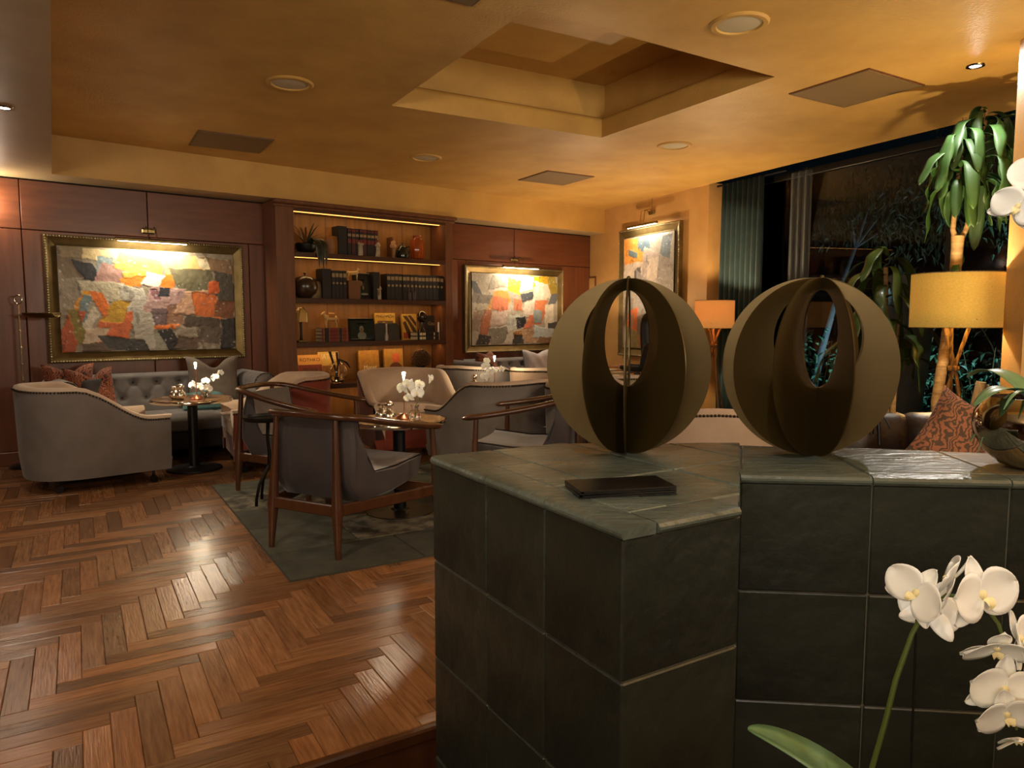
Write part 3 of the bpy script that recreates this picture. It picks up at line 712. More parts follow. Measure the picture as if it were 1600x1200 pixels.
# ------------------------------------------------------------------ seating
def tub_chair(label, x, y, fx, fy, mo, mi_, w=.84, d=.84, hb=.77, ha=.53, group='tub armchairs'):
    t = thing('tub_chair', label, 'armchair', (x,y,0), face(fx,fy), group)
    a, front, yc = w/2, d*.5, -.02
    b = d/2 + yc
    pts = []                                              # plan of the shell's outside from front left round the back
    ns = 9
    for i in range(ns): pts.append((-a, front - (front-yc)*i/ns))
    nb = 26
    for i in range(nb+1):
        an = pi + pi*i/nb; ca, sa = cos(an), sin(an)
        pts.append((a*math.copysign(abs(ca)**.8, ca), yc + (d/2+yc+.02)*math.copysign(abs(sa)**.8, sa)))
    for i in range(1, ns+1): pts.append((a, yc + (front-yc)*i/ns))
    n = len(pts)
    def top(i):
        y_ = pts[i][1]; u = (y_ - (-.17))/(front-.13+.17); u = max(0,min(1,u)); s_ = u*u*(3-2*u)
        return hb + (ha-hb)*s_ + (.015*(1-abs(pts[i][0])/a) if y_ < yc else 0)
    zb, th = .10, .085
    nor = []
    for i in range(n):
        p0, p1 = Vector(pts[max(i-1,0)]), Vector(pts[min(i+1,n-1)]); e = (p1-p0).normalized(); nor.append(Vector((-e.y,e.x)))
    # make normals point inward (to the seat)
    nor = [k if k.dot(Vector((0,.05))-Vector(pts[i])) > 0 else -k for i, k in enumerate(nor)]
    g = G(); prof = lambda i: [(0.03,zb),(.012,zb+.15),(0,top(i)-.13),(-.004,top(i)-.05),(0,top(i)-.026)]
    vs = []; m = 5
    for i in range(n):
        for o_, z_ in prof(i): p = Vector(pts[i]) + nor[i]*o_; vs.append((p.x,p.y,z_))
    fs = [(i*m+k,(i+1)*m+k,(i+1)*m+k+1,i*m+k+1) for i in range(n-1) for k in range(m-1)]
    # front faces of the arms
    inn = len(vs)
    for i in (0,n-1):
        for o_, z_ in ((.03,zb),(th,zb),(th,.2),(.0,.2)): p = Vector(pts[i]) + nor[i]*o_; vs.append((p.x,p.y,z_))
    fs += [(inn,inn+1,inn+2,inn+3),(inn+4,inn+7,inn+6,inn+5)]
    obj('outer_shell', g.add(vs, fs), mo, t, smooth=60)
    g = G(); vs = []
    pi_ = lambda i: [(0,top(i)-.026),(.006,top(i)-.008),(.03,top(i)),(.058,top(i)-.003),(.08,top(i)-.02),(.09,top(i)-.06),(.10,.40),(.10,.2)]
    m = 8
    for i in range(n):
        for o_, z_ in pi_(i): p = Vector(pts[i]) + nor[i]*o_; vs.append((p.x,p.y + (.012 if i in (0,n-1) and 0 < o_ < .1 else 0),max(z_,.2)))
    fs = [(i*m+k,(i+1)*m+k,(i+1)*m+k+1,i*m+k+1) for i in range(n-1) for k in range(m-1)]
    fs += [tuple(range(m)), tuple(range((n-1)*m,n*m))[::-1]]
    obj('lining', g.add(vs, fs), mi_, t, smooth=60)
    # seat
    sw = a - .095
    g = G()
    def cush(u, v):
        x_ = (u*2-1); y_ = (v*2-1); r_ = 1
        return (x_*sw, .02 + y_*.40 + .02, .43 + .03*(1-x_**4)*(1-y_**4))
    g.box((0,.045,.36),(sw*2,.78,.16),.035); g.surf(cush, 10, 10)
    obj('seat_cushion', g, mi_, t, smooth=60)
    obj('seat_base', G().box((0,.09,.19),(sw*2+.02,.62,.19),.01), mo, t)
    g = G()
    for i in range(n-1):
        p0, p1 = Vector(pts[i]), Vector(pts[i+1]); L_ = (p1-p0).length
        for k in range(max(1, round(L_/.02))):
            f = k/max(1, round(L_/.02)); p = p0.lerp(p1, f) - nor[i]*.006; z_ = top(i)+(top(i+1)-top(i))*f-.034
            g.ball((p.x,p.y,z_), .008, 6, 4)
    stuff(obj('nailheads', g, M_nail, t, smooth=180))
    for sx, sy in ((-.33,.34),(.33,.34),(-.26,-.28),(.26,-.28)):
        cg = G().tube([(sx-.012,sy,.028),(sx+.012,sy,.028)],.028,14); cg.tube([(sx,sy,.05),(sx,sy,.11)],.009,8); cg.box((sx,sy,.055),(.034,.02,.02),.004)
        obj('castor', cg, M_bronze, t)
    return t
tub_chair('taupe tub armchair seen from behind, left of the grey sofa', -3.24,5.52, .74,.67, M_taupe, M_beige, w=.80, d=.92)
tub_chair('beige and rust tub armchair between the sofa table and the bookcase', -2.06,6.32, -.88,-.47, M_rust, M_beige)
tub_chair('beige and rust tub armchair facing the view in front of the bookcase', -1.0,6.82, .45,-.89, M_rust, M_beige, w=.88)
tub_chair('dark taupe tub armchair seen from behind, between the middle table and left globe', -.10,6.03, -.66,.75, M_taupe, M_beige, w=.90, d=.90)
tub_chair('taupe tub armchair with a paler lining, half hidden by the left globe', .72,5.53, .75,-.66, M_taupe, M_beige)
tub_chair('taupe tub armchair behind the far flower table, near the bookcase post', -.36,7.78, .45,.9, M_taupe, M_beige)
tub_chair('light taupe tub armchair in front of the far tufted sofa', .42,7.45, .3,.95, mat('light_taupe_velvet','#7d6550',.75,sheen=.2), M_beige)
tub_chair('pale beige tub armchair seen between the two globes', 1.13,4.2, .1,.99, M_beige, M_beige)
tub_chair('olive beige tub armchair seen through the left globe', 1.1,6.55, .1,1, mat('olive_velvet','#8a7a5a',.75,sheen=.2), M_beige)
tub_chair('coral tub armchair by the window behind the brown sofa', 2.62,5.86, -.6,.6, M_coral, M_beige)

def wood_chair(label, x, y, fx, fy, fab, seatm, inner):
    """low chair: horseshoe rail on four legs, an upholstered shell hung inside"""
    t = thing('horseshoe_chair', label, 'chair', (x,y,0), face(fx,fy), 'horseshoe armchairs of dark wood')
    rear = [(-.215,-.30),(.215,-.30)]; frontp = [(-.40,.30),(.40,.30)]
    # rail
    ctrl = [(-.395,.40,.625),(-.385,.25,.645),(-.35,.0,.69),(-.30,-.2,.735),(-.22,-.31,.752),(0,-.345,.757),(.22,-.31,.752),(.30,-.2,.735),(.35,0,.69),(.385,.25,.645),(.395,.40,.625)]
    pts = []
    for i in range(len(ctrl)-1):
        p0, p1, p2, p3 = [Vector(ctrl[max(0,min(len(ctrl)-1,i+k))]) for k in (-1,0,1,2)]
        for s_ in range(6):
            u = s_/6; pts.append(.5*((2*p1)+(p2-p0)*u+(2*p0-5*p1+4*p2-p3)*u*u+(3*p1-p0-3*p2+p3)*u**3))
    pts.append(Vector(ctrl[-1])); n = len(pts)
    rr = [.012 if i in (0,n-1) else .021 if i in (1,n-2) else .026 - .006*abs(i/(n-1)*2-1)**3*0 for i in range(n)]
    obj('arm_rail', G().tube(pts, rr, 12, flat=.72), M_wood, t, smooth=60)
    def leg(p0, p1, p2, name='leg'):
        ks = [0,.16,.30,.34,.38,.6,1.0]; q_ = []; r_ = [.015,.021,.028,.033,.029,.022,.015]
        for k in ks:
            z = p0[2] + (p2[2]-p0[2])*k; q_.append(Vector((p0[0]+(p2[0]-p0[0])*k, p0[1]+(p2[1]-p0[1])*k, z)))
        obj(name, G().tube(q_, r_, 12), M_wood, t, smooth=60)
    for sx in (-1,1):
        leg((sx*.235,-.34,0), None, (sx*.205,-.305,.742))
        leg((sx*.425,.33,0), None, (sx*.39,.31,.63))
    # stretchers at joint height
    z = .262
    def bar(a, b, h=.062, w_=.026):
        a, b = Vector(a), Vector(b); c_ = (a+b)/2; L_ = (b-a).length; e = b-a
        obj('stretcher', G().box(tuple(c_),(L_-.03,w_,h),.006,rz=atan2(e.y,e.x)), M_wood, t)
    bar((-.225,-.33,z),(.225,-.33,z)); bar((-.41,.322,z),(.41,.322,z))
    bar((-.225,-.33,z),(-.41,.322,z)); bar((.225,-.33,z),(.41,.322,z))
    # shell, an L in section: closed outline (y, z) from back top
    prof_out = [(-.262,.728),(-.285,.60),(-.27,.40),(-.20,.285),(.05,.285),(.33,.335)]      # outside
    prof_in = [(-.215,.735),(-.20,.62),(-.165,.50),(-.10,.435),(.10,.43),(.345,.455)]        # inside
    def outline(side):
        return prof_out + prof_in[::-1]
    ol = outline(1); n = len(ol); W = .285
    xs = [-1,-.93,-.5,0,.5,.93,1]
    g = G(); vs = []
    for k in xs:
        shrink = .018 if abs(k) == 1 else 0
        for i, (y_, z_) in enumerate(ol):
            cy, cz = (-.16,.5) if z_ > .5 else (.05,.37)
            dv = Vector((cy-y_, cz-z_)); dv = dv.normalized()*shrink if dv.length else dv
            wk = W*(.90 if z_ > .6 else 1.0)
            curve = .03*(k*k) if z_ > .45 else 0
            vs.append((k*wk, y_+dv.x+curve, z_+dv.y))
    m = len(xs)
    fo = []; fi_ = []
    for j in range(m-1):
        for i in range(n):
            f = (j*n+i,(j+1)*n+i,(j+1)*n+(i+1)%n,j*n+(i+1)%n)
            (fi_ if 6 <= i < n-1 else fo).append(f)
    fo += [tuple(range(n)), tuple(range((m-1)*n,m*n))[::-1]]
    g1 = G().add(vs, fo); obj('shell', g1, fab, t, smooth=55)
    g2 = G().add(vs, fi_); obj('seat_pad', g2, seatm, t, smooth=55)
    # piping along both side edges
    for k in (-1, 1):
        pp = [(k*W*(.90 if z_ > .6 else 1.0)*.985, y_+(.028 if z_ > .45 else 0), z_+.002) for y_, z_ in prof_in]
        obj('piping', G().tube(pp, .005, 6), M_black, t)
    return t
wood_chair('nearest horseshoe armchair, dark brown back towards the view, on the rug', -.955,4.07, .46,.89, M_dark, M_taupe, 0)
wood_chair('horseshoe armchair on the left of the rug, facing right', -1.62,5.35, .97,-.22, M_dark, M_taupe, 0)
wood_chair('horseshoe armchair whose two arms show left of the left globe', .17,4.86, -.97,.25, M_dark, M_taupe, 0)

# ------------------------------------------------------------------ tufted sofas along the back wall
def sofa(label, s0, s1, name_group='tufted grey velvet sofas'):
    L_ = s1-s0; t = thing('tufted_sofa', label, 'sofa', wl((s0+s1)/2, .04), RZ_W, name_group); t.scale = (1,.88,.94)
    hb, sh, dp = .80, .43, .80                      # local x along the wall, -y into the room; back rests at y=+.34
    bx = L_/2 - .2
    rowsb = [(.52,0),(.66,1)]; nb = max(4, round(2*bx/.2)); dx = 2*bx/nb
    btn = []
    for z_, odd in ((.72,0),(.575,1)):
        for k in range(nb + (1 if odd else 0)):
            x_ = -bx + dx*(k + (0 if odd else .5)); btn.append((x_, z_))
    def tuft(x_, z_):
        d_ = 0
        for bx_, bz in btn:
            r_ = sqrt((x_-bx_)**2 + (z_-bz)**2); d_ += .035*math.exp(-(r_/.035)**2)
        # pleats between buttons
        for i, (ax, az) in enumerate(btn):
            for (cx, cz) in btn:
                if cz < az and abs(ax-cx) < dx*.6:
                    ex_, ez = cx-ax, cz-az; L2 = ex_*ex_+ez*ez; u = max(0,min(1,((x_-ax)*ex_+(z_-az)*ez)/L2))
                    r_ = sqrt((x_-ax-u*ex_)**2+(z_-az-u*ez)**2); d_ += .010*math.exp(-(r_/.012)**2)
            if az > .65 and z_ > az: d_ += .009*math.exp(-((x_-ax)/.012)**2)
        return d_
    def backf(u, v):
        x_ = (u*2-1)*(bx+.02)
        if v < .72: z_ = .40 + v/.72*.36; y_ = .13 + (z_-.40)*.17 + tuft(x_, z_)
        else:
            a = (v-.72)/.28*pi*1.1; z_ = .76 + .05*sin(a)*1.0; y_ = .13+.36*.17 + .075*(1-cos(a)) + (.009*math.exp(-((((x_+bx)%dx)-dx/2)/.012)**2) if v < .8 else 0)
        return (x_, y_, z_)
    obj('backrest', G().surf(backf, int(nb*14), 44), M_grey, t, smooth=180)
    obj('back_panel', G().box((0,.315,.43),(2*bx+.3,.05,.68),.02), M_grey, t)
    g = G()
    for x_, z_ in btn: g.ball((x_, .135+(z_-.4)*.17+.028, z_), .011, 8, 5, (1,.6,1))
    stuff(obj('buttons', g, mat('grey_button','#2c2626',.6), t, smooth=180))
    # seat with soft tufting
    def seatf(u, v):
        x_ = (u*2-1)*bx
        if v < .75: y_ = .16 - v/.75*.60; z_ = sh + .02*sin(v/.75*pi)**.5 - .012*math.exp(-((((x_+bx)%dx)-dx/2)/.02)**2)*sin(v/.75*pi)
        else:
            a = (v-.75)/.25*pi*.62; y_ = -.44 - .075*sin(a); z_ = sh - .075*(1-cos(a))
        return (x_, y_, z_)
    obj('seat', G().surf(seatf, int(nb*10), 26), M_grey, t, smooth=180)
    obj('base', G().box((0,-.07,.225),(2*bx+.1,.72,.25),.02), mat('sofa_base','#2a2322',.75,sheen=.1), t)
    obj('front_rail', G().box((0,-.475,.318),(2*bx,.05,.06),.02), M_grey, t)
    for k in (-1, 1):
        g = G(); x_ = k*(bx+.10)
        g.box((k*(bx+.09),-.08,.38),(.17,.76,.56),.03)
        pts = [(x_+k*.035,.30,.70),(x_+k*.035,-.1,.70),(x_+k*.035,-.44,.70)]
        def arm(u, v):
            a = 2*pi*v; rr_ = .105 - .006*max(0,cos(u*pi*2*6)-.6); return (k*(bx+.115)+rr_*cos(a)*1.05, .32-u*.78, .70+rr_*sin(a))
        g.surf(arm, 40, 20, cv=True); g.tube([(k*(bx+.115),-.44,.70),(k*(bx+.115),-.465,.70)],[.10,.085],20)
        obj('arm', g, M_grey, t, smooth=60); g = G()
        for q_ in range(18): an = 2*pi*q_/18; g.ball((k*(bx+.115)+.098*cos(an),-.463,.70+.098*sin(an)),.006,6,4)
        stuff(obj('nailheads', g, M_nail, t, smooth=180))
    for sx in (-1,1):
        for y_ in (-.38,.26): obj('foot', G().lathe([(.02,0),(.03,.01),(.032,.05),(.024,.1)],12,(sx*bx,y_,0)), M_black, t)
    return t
sofa('tufted grey velvet sofa under the large left painting', -.12, 1.68)
sofa('tufted grey velvet sofa under the right painting, far corner', 4.12, 6.12)

# ------------------------------------------------------------------ cushions
def cushion(label, loc, yaw, lean, sz, m, dip=.12, th=.09, group='scatter cushions', roll=0, name='cushion'):
    w_, h_ = sz; g = G(); N_ = 18
    def side(sg):
        def fn(u, v):
            x_, y_ = u*2-1, v*2-1; e = (1-x_**4)**.5*(1-y_**4)**.5 if abs(x_) < 1 and abs(y_) < 1 else 0
            pin = 1 - .10*(1-abs(x_)**2)*abs(y_)**2; pin2 = 1 - .10*(1-abs(y_)**2)*abs(x_)**2
            z_ = y_*h_/2*pin - (dip*h_*math.exp(-(x_/.38)**2)*max(0,y_)**2)
            wr = .006*sin(x_*9+y_*5)*e
            return (x_*w_/2*pin2, sg*(th*e + wr), z_ + h_/2)
        return fn
    g.surf(side(-1), N_, N_); g.surf(side(1), N_, N_)
    g.f[len(g.f)//2:] = [f[::-1] for f in g.f[len(g.f)//2:]]
    o = obj(name, g, m, smooth=180); o.location = loc
    o.rotation_euler = (Matrix.Rotation(yaw,3,'Z') @ Matrix.Rotation(lean,3,'X') @ Matrix.Rotation(roll,3,'Y')).to_euler()
    return tag(o, label, 'cushion', group)
M_pais = mat('paisley_orange', '#412418', .8, col2='#8d4c2f', nscale=13, wave=24, contrast=1.4, sheen=.2)
M_pais2 = mat('paisley_coral', '#4d3a29', .8, col2='#925d42', nscale=13, wave=24, contrast=1.5, sheen=.2, bump=.4, bscale=40)
M_cgrey = mat('grey_linen', '#6d6259', .85, col2='#5d534b', nscale=12, bump=.1, bscale=150)
M_cteal = mat('teal_linen', '#4f7576', .85, col2='#426566', nscale=12)
M_cwhite = mat('pale_linen', '#a39c9b', .85, col2='#8d8787', nscale=9)
M_cdark = mat('dark_velvet', '#2c2524', .8, sheen=.2)
cushion('orange paisley cushion in front, leaning in the left corner of the grey sofa', wl(.20,-.16,.44), RZ_W+.25, -.25, (.40,.42), M_pais, .2)
cushion('orange paisley cushion behind another one at the left end of the grey sofa', wl(.06,.02,.455), RZ_W+.1, -.2, (.40,.43), M_pais, .16)
cushion('dark velvet cushion at the left end of the grey sofa', wl(-.0,-.2,.44), RZ_W-.6, -.5, (.42,.36), M_cdark)
cushion('grey linen cushion with two pointed corners, right end of the left sofa', wl(1.24,.02,.45), RZ_W-.15, -.22, (.48,.47), M_cgrey, .24)
cushion('teal cushion lying on the grey sofa behind the table', wl(1.1,-.2,.44), RZ_W-.1, -1.15, (.42,.26), M_cteal, .03, .06)
cushion('small orange cushion on the far sofa behind the flowers', wl(4.52,-.04,.455), RZ_W+.5, -.25, (.40,.42), M_pais, .15)
cushion('pale cushion on the far sofa beside the left globe', wl(5.35,.02,.455), RZ_W-.2, -.2, (.42,.42), M_cwhite, .1)

# ------------------------------------------------------------------ brown leather sofa behind the counter
t = thing('leather_sofa', 'low brown leather sofa with tied cushions behind the counter', 'sofa', (2.06,3.60,0), radians(-6))
obj('base', G().box((0,-.1,.2),(1.2,.8,.3),.03), M_leather, t)
for k in range(2):
    def bc(u, v, k=k):
        x_ = -.6+.6*(k+u); a = v*2*pi; r1, r2 = .13+.01*sin(u*14), .24
        e = (1-(u*2-1)**8)**.5
        return (x_, .22+r1*sin(a)*(.6+.4*e), .53+r2*cos(a)*(.92+.08*e)*(1-.03*sin(u*pi*3)))
    obj('back_cushion', G().surf(bc, 18, 24, cv=True), M_leather, t, smooth=180)
    obj('seat_cushion', G().box((-.3+.6*k,-.12,.42),(.59,.6,.14),.05), M_leather, t, smooth=60)
    g = G(); x_ = -.3+.6*k + .14; g.tube([(x_,.10,.6),(x_,.13,.74),(x_,.2,.785),(x_+.01,.3,.72)],.008,8); g.tube([(x_,.13,.77),(x_-.03,.1,.72),(x_-.04,.09,.66)],.005,6); g.tube([(x_,.13,.77),(x_+.03,.1,.73),(x_+.045,.09,.69)],.005,6); g.ball((x_,.12,.775),.014,8,6)
    obj('tie', g, M_black, t)
for sx in (-1,1): 
    for sy in (-.4,.2): obj('leg', G().lathe([(.018,0),(.026,.06)],10,(sx*.54,sy,0)), M_wood, t)
cushion('coral and brown paisley cushion propped on the brown leather sofa', (2.02,3.36,.52), .1, -.30, (.40,.40), M_pais2, .0, .07, roll=.68)
# ------------------------------------------------------------------ rug of patches
M_rug = mat('grey_green_patch', '#4d4a3c', .95, col2='#37372e', nscale=6, bump=.4, bscale=90, contrast=1.5, rand=.25)
M_rug2 = mat('worn_pale_patch', '#7d7460', .95, col2='#3b382e', nscale=9, bump=.4, bscale=90, contrast=2.2, rand=.15)
RUG = thing('rug', 'grey green patchwork rug under the middle table', 'rug', (-1.06,3.36,0), atan2(V.y,V.x))
obj('backing', G().box((1.6,1.17,.003),(3.2,2.34,.006)), mat('rug_edge','#3a382f',.95), RUG, smooth=0)
y_ = 0.0
rr = random.Random(5)
for j, hgt in enumerate((.45,.52,.47,.48,.42)):
    x_ = 0.0; wds = [[.7,.9,.6,1.0],[.5,.8,1.0,.9],[.8,.6,.9,.9],[.6,1.0,.7,.9],[.9,.7,.8,.8]][j]
    for i, wd in enumerate(wds):
        m = M_rug2 if (i, j) in ((1,1),(2,1),(0,3),(2,3),(3,2),(1,4)) else M_rug
        obj('patch', G().box((x_+wd/2,y_+hgt/2,.0075+rr.uniform(-.0005,.0005)),(wd-.006,hgt-.006,.006),.002), m, RUG, smooth=0)
        x_ += wd
    y_ += hgt
# ------------------------------------------------------------------ pedestal tables
M_top = mat('veined_brown_top', '#8a6a4a', .16, col2='#4c3524', nscale=7, contrast=1.6, coat=.4)
def table(label, x, y, z=.60, r=.30):
    t = thing('pedestal_table', label, 'table', (x,y,0), 0, 'round pedestal tables')
    obj('tabletop', G().lathe([(0,z-.022),(r-.012,z-.022),(r-.012,z),(0,z)],56), M_top, t)
    obj('rim', G().lathe([(r-.013,z-.026),(r-.004,z-.028),(r,z-.02),(r,z-.006),(r-.004,z+.001),(r-.013,z+.001),(r-.013,z-.026)],56), M_chrome, t)
    obj('column', G().lathe([(.04,.02),(.04,z-.04),(.09,z-.03),(.09,z-.024),(0,z-.024)],28), M_black, t)
    obj('base', G().lathe([(0,0),(.215,0),(.22,.006),(.215,.016),(.06,.024),(.05,.034),(0,.034)],48), M_black, t)
    return t
table('round pedestal table in front of the grey sofa on the left', -2.67,6.0,.60,.32)
table('round pedestal table in the middle of the rug', -.73,4.63,.612,.31)
table('round pedestal table at the far side, by the bookcase post', -.21,7.0,.60,.30)
table('dark round table where the woman sits, seen through the left globe', 1.02,7.62,.70,.33)
# slim rechargeable lamps: cone base, thin stem, glowing head
M_copper = mat('rose_copper', '#b5745a', .3, metal=1)
M_glow = mat('lamp_head', '#fff2d8', .4, emit='#ffe2b0', estr=70)
def stick_lamp(label, x, y, z):
    t = thing('table_lamp', label, 'lamp', (x,y,z), 0, 'slim table lamps with cone bases')
    obj('base', G().lathe([(0,0),(.05,0),(.052,.004),(.046,.012),(.008,.034),(.0045,.04),(0,.04)],32), M_copper, t, smooth=50)
    obj('stem', G().tube([(0,0,.035),(0,0,.25)],.004,8), M_copper, t)
    obj('lamp_head', G().lathe([(.004,.25),(.006,.27),(.011,.295),(.010,.302),(0,.303)],16), M_glow, t)
    lamp('SPOT', 'table_light', (x,y,z+.335), 15, (1,.82,.55), (x,y,z), .012, 165, .3)
stick_lamp('slim copper table lamp on the left table', -2.60,5.93,.60)
stick_lamp('slim copper table lamp on the middle table', -.70,4.66,.612)
stick_lamp('slim copper table lamp on the far table', -.17,7.02,.60)
def shaker(x, y, z, k, label):
    t = thing('shaker', label, 'shaker', (x,y,z), 0, 'silver shakers')
    if k: pr = [(0,0),(.02,0),(.04,.02),(.045,.04),(.036,.062),(.02,.074),(.017,.085),(.026,.098),(.029,.112),(.022,.127),(0,.133)]
    else: pr = [(0,0),(.02,0),(.042,.02),(.046,.04),(.036,.06),(.022,.07),(.019,.078),(.026,.084),(.026,.105),(.020,.108),(0,.108)]
    obj('body', G().lathe(pr[:7],24), M_silver, t, smooth=60); obj('cap', G().lathe(pr[6:],24), M_silver, t, smooth=60)
def sprig(label, x, y, z, spec, vase=True):
    if vase:
        v_ = thing('bud_vase', label.split(' of ')[0].replace('sprig','cut glass bud vase holding the orchids') if False else 'cut glass bud vase ' + label.split('orchid sprig ')[1], 'vase', (x,y,z), 0, 'glass bud vases')
        obj('glass_body', G().lathe([(0,0),(.03,0),(.042,.014),(.045,.035),(.036,.056),(.021,.072),(.02,.085),(.028,.102),(.026,.102),(.018,.086),(.018,.074),(.033,.056),(.041,.035),(.037,.016),(.0,.012)],16), M_glass, v_, smooth=50)
        obj('water', G().lathe([(0,.013),(.035,.016),(.0395,.035),(.036,.05),(0,.05)],16), M_glass, v_)
    P = thing('orchid_sprig', label, 'flowers', (x,y,z+.012), 0, 'white orchid sprigs')
    tip = Vector(spec[-1][0]); obj('stem', G().tube([(0,0,.0),(.002,0,.08),tuple(tip*.6+Vector((0,0,.03))),tuple(tip)],[.003,.003,.002,.0015],6), M_stem, P)
    for loc, nd, k in spec: flower(P, loc, nd, R.uniform(-.5,.5), k)
shaker(-2.78,5.93,.60,0,'low round silver shaker on the left table'); shaker(-2.70,5.86,.60,1,'ball-topped silver shaker on the left table')
sprig('white orchid sprig on the left table', -2.57,6.04,.60,[((-.09,-.04,.10),(-.5,-1,.2),.9),((-.03,-.05,.085),(.1,-1,.1),.9),((.03,-.03,.07),(.4,-1,0),.9),((.02,-.04,.13),(.2,-1,.3),.8),((.09,-.02,.16),(.5,-.9,.2),.8),((.13,0,.20),(.6,-.8,0),.6)])
shaker(-.83,4.58,.612,0,'low round silver shaker on the middle table'); shaker(-.77,4.50,.612,1,'ball-topped silver shaker on the middle table')
sprig('white orchid sprig on the middle table', -.615,4.55,.612,[((-.07,-.03,.20),(-.7,-1,.2),1.0),((-.03,-.05,.22),(-.1,-1,.2),1.0),((.02,-.04,.17),(.4,-1,0),1.0),((-.03,-.04,.14),(-.3,-1,-.3),.8),((.03,.0,.22),(.6,-.8,.4),.8),((.10,.0,.255),(.9,-.4,.1),.7)])
shaker(-.36,6.88,.60,1,'ball-topped silver shaker on the far table')
sprig('white orchid sprig on the far table', -.24,6.9,.60,[((-.02,-.04,.10),(-.3,-1,0),1.0),((.03,-.05,.15),(.2,-1,.2),1.0),((-.01,-.04,.20),(-.1,-1,.3),1.0),((.07,-.03,.16),(.5,-1,0),.9),((.14,0,.17),(.7,-.7,.2),.8),((0,-.02,.25),(0,-1,.4),.8)])
# small black side table
t = thing('side_table', 'small round black side table with branching bronze legs beside the rug chairs', 'table', (-1.66,4.85,0))
obj('tray', G().lathe([(0,.575),(.14,.575),(.152,.592),(.156,.606),(.15,.606),(.142,.588),(0,.586)],40), M_black, t, smooth=50)
obj('stem', G().tube([(.01,0,.26),(.012,.004,.35),(.004,-.003,.45),(.01,.002,.578)],[.014,.012,.011,.014],8), M_bronze, t)
for a in (.3,2.3,4.3):
    obj('leg', G().tube([(.01,0,.27),(.03*cos(a),.03*sin(a),.22),(.085*cos(a),.085*sin(a),.15),(.115*cos(a),.115*sin(a),.06),(.12*cos(a),.12*sin(a),.0)],[.011,.011,.010,.010,.011],8), M_bronze, t)

# ------------------------------------------------------------------ paintings
def canvas(name, W_, H_, base, patches, parent, loc, seed, nu=150, nv=96):
    cols = []; g = G(); nzv = Vector((seed*3.7, seed*1.3, 0))
    base = hx(base); rk = random.Random(seed); pl = [(p[:4], hx(p[4]), rk.uniform(-.35,.35), rk.uniform(-.3,.3)) for p in patches]
    vs = []
    for i in range(nu):
        for j in range(nv):
            u, v = i/(nu-1), j/(nv-1)
            q_ = Vector((u*W_, v*H_, 0))*3 + nzv
            n1, n2 = noise.noise(q_*1.3), noise.noise(q_*1.3+Vector((9,4,2))); f1 = noise.noise(q_*6+Vector((1,7,3))); f2 = noise.noise(q_*14)
            uu, vv = u + n1*.02 + f1*.010 + f2*.004, v + n2*.028 + f1*.012 + f2*.005
            c = base; h_ = 0
            for k, (b_, pc, s1_, s2_) in enumerate(pl):
                ua, va = uu + s1_*(vv-(b_[1]+b_[3])/2), vv + s2_*(uu-(b_[0]+b_[2])/2)
                if b_[0] < ua < b_[2] and b_[1] < va < b_[3]: c = pc; h_ = .001*((k*7) % 5)
            s_ = 1.18 + .22*f1 + .13*f2 + .2*n1
            if f2 > .5 and n1 > .05: c = tuple(c[m]*.5+.28 for m in range(3)) + (1,)
            if noise.noise(q_*2+Vector((5,5,9))*(u+1)) > .42 and f1 > .1: s_ *= .55
            cols.append((max(0,c[0]*s_), max(0,c[1]*s_), max(0,c[2]*s_), 1))
            e = 1 if 0 < i < nu-1 and 0 < j < nv-1 else 0
            vs.append(((u-.5)*W_, -.012-h_*e-.0012*f1*e, (.5-v)*H_))
    fs = [(i*nv+j, i*nv+j+1, (i+1)*nv+j+1, (i+1)*nv+j) for i in range(nu-1) for j in range(nv-1)]
    g.add(vs, fs)
    m = mat('oil_paint', '#ffffff', .5, attr='paint', bump=.5, bscale=30, col2='#d5d0c8', nscale=6, contrast=1.0)
    o = obj('canvas', g, m, parent, smooth=180, loc=loc); ca = o.data.color_attributes.new('paint', 'FLOAT_COLOR', 'POINT')
    ca.data.foreach_set('color', [x for c in cols for x in c])
    obj('stretcher', G().box((0,.006,0),(W_-.002,.034,H_-.002)), mat('canvas_edge','#2b2622',.8), parent, smooth=0, loc=loc)
    return o
M_fr = mat('antique_gold_frame', '#7d6a42', .38, metal=.75, col2='#5a4b2e', nscale=9, bump=.15, bscale=120)
M_fr2 = mat('silvered_edge', '#a89a78', .35, metal=.85, bump=.5, bscale=160)
def frame(t, W_, H_, fw=.115):
    # four mitred members with an ogee section
    prof = [(0,0),(0,-.045),(.012,-.052),(.022,-.045),(.035,-.04),(fw*.75,-.018),(fw*.86,-.026),(fw*.95,-.022),(fw,-.012),(fw,0)]
    n = len(prof)
    for side in range(4):
        g = G(); vs = []
        L_ = W_ if side % 2 == 0 else H_; Ot = H_ if side % 2 == 0 else W_
        for e in (-1, 1):
            for a, y_ in prof: vs.append((e*(L_/2-a), y_, Ot/2-a))
        fs = [(i,(i+1)%n,n+(i+1)%n,n+i) for i in range(n)] + [tuple(range(n))[::-1], tuple(range(n,2*n))]
        g.add(vs, fs).xf(Matrix.Rotation(side*pi/2,4,'Y')); obj('frame_side', g, M_fr, t, smooth=30)
        g = G(); k = int(L_/.022)
        for i in range(k): 
            x_ = -L_/2+.012+(L_-.024)*i/(k-1); g.ball((x_,-.051,Ot/2-.013),.009,6,4,(1.1,.7,.8))
        g.xf(Matrix.Rotation(side*pi/2,4,'Y')); stuff(obj('beading', g, M_fr2, t, smooth=180))
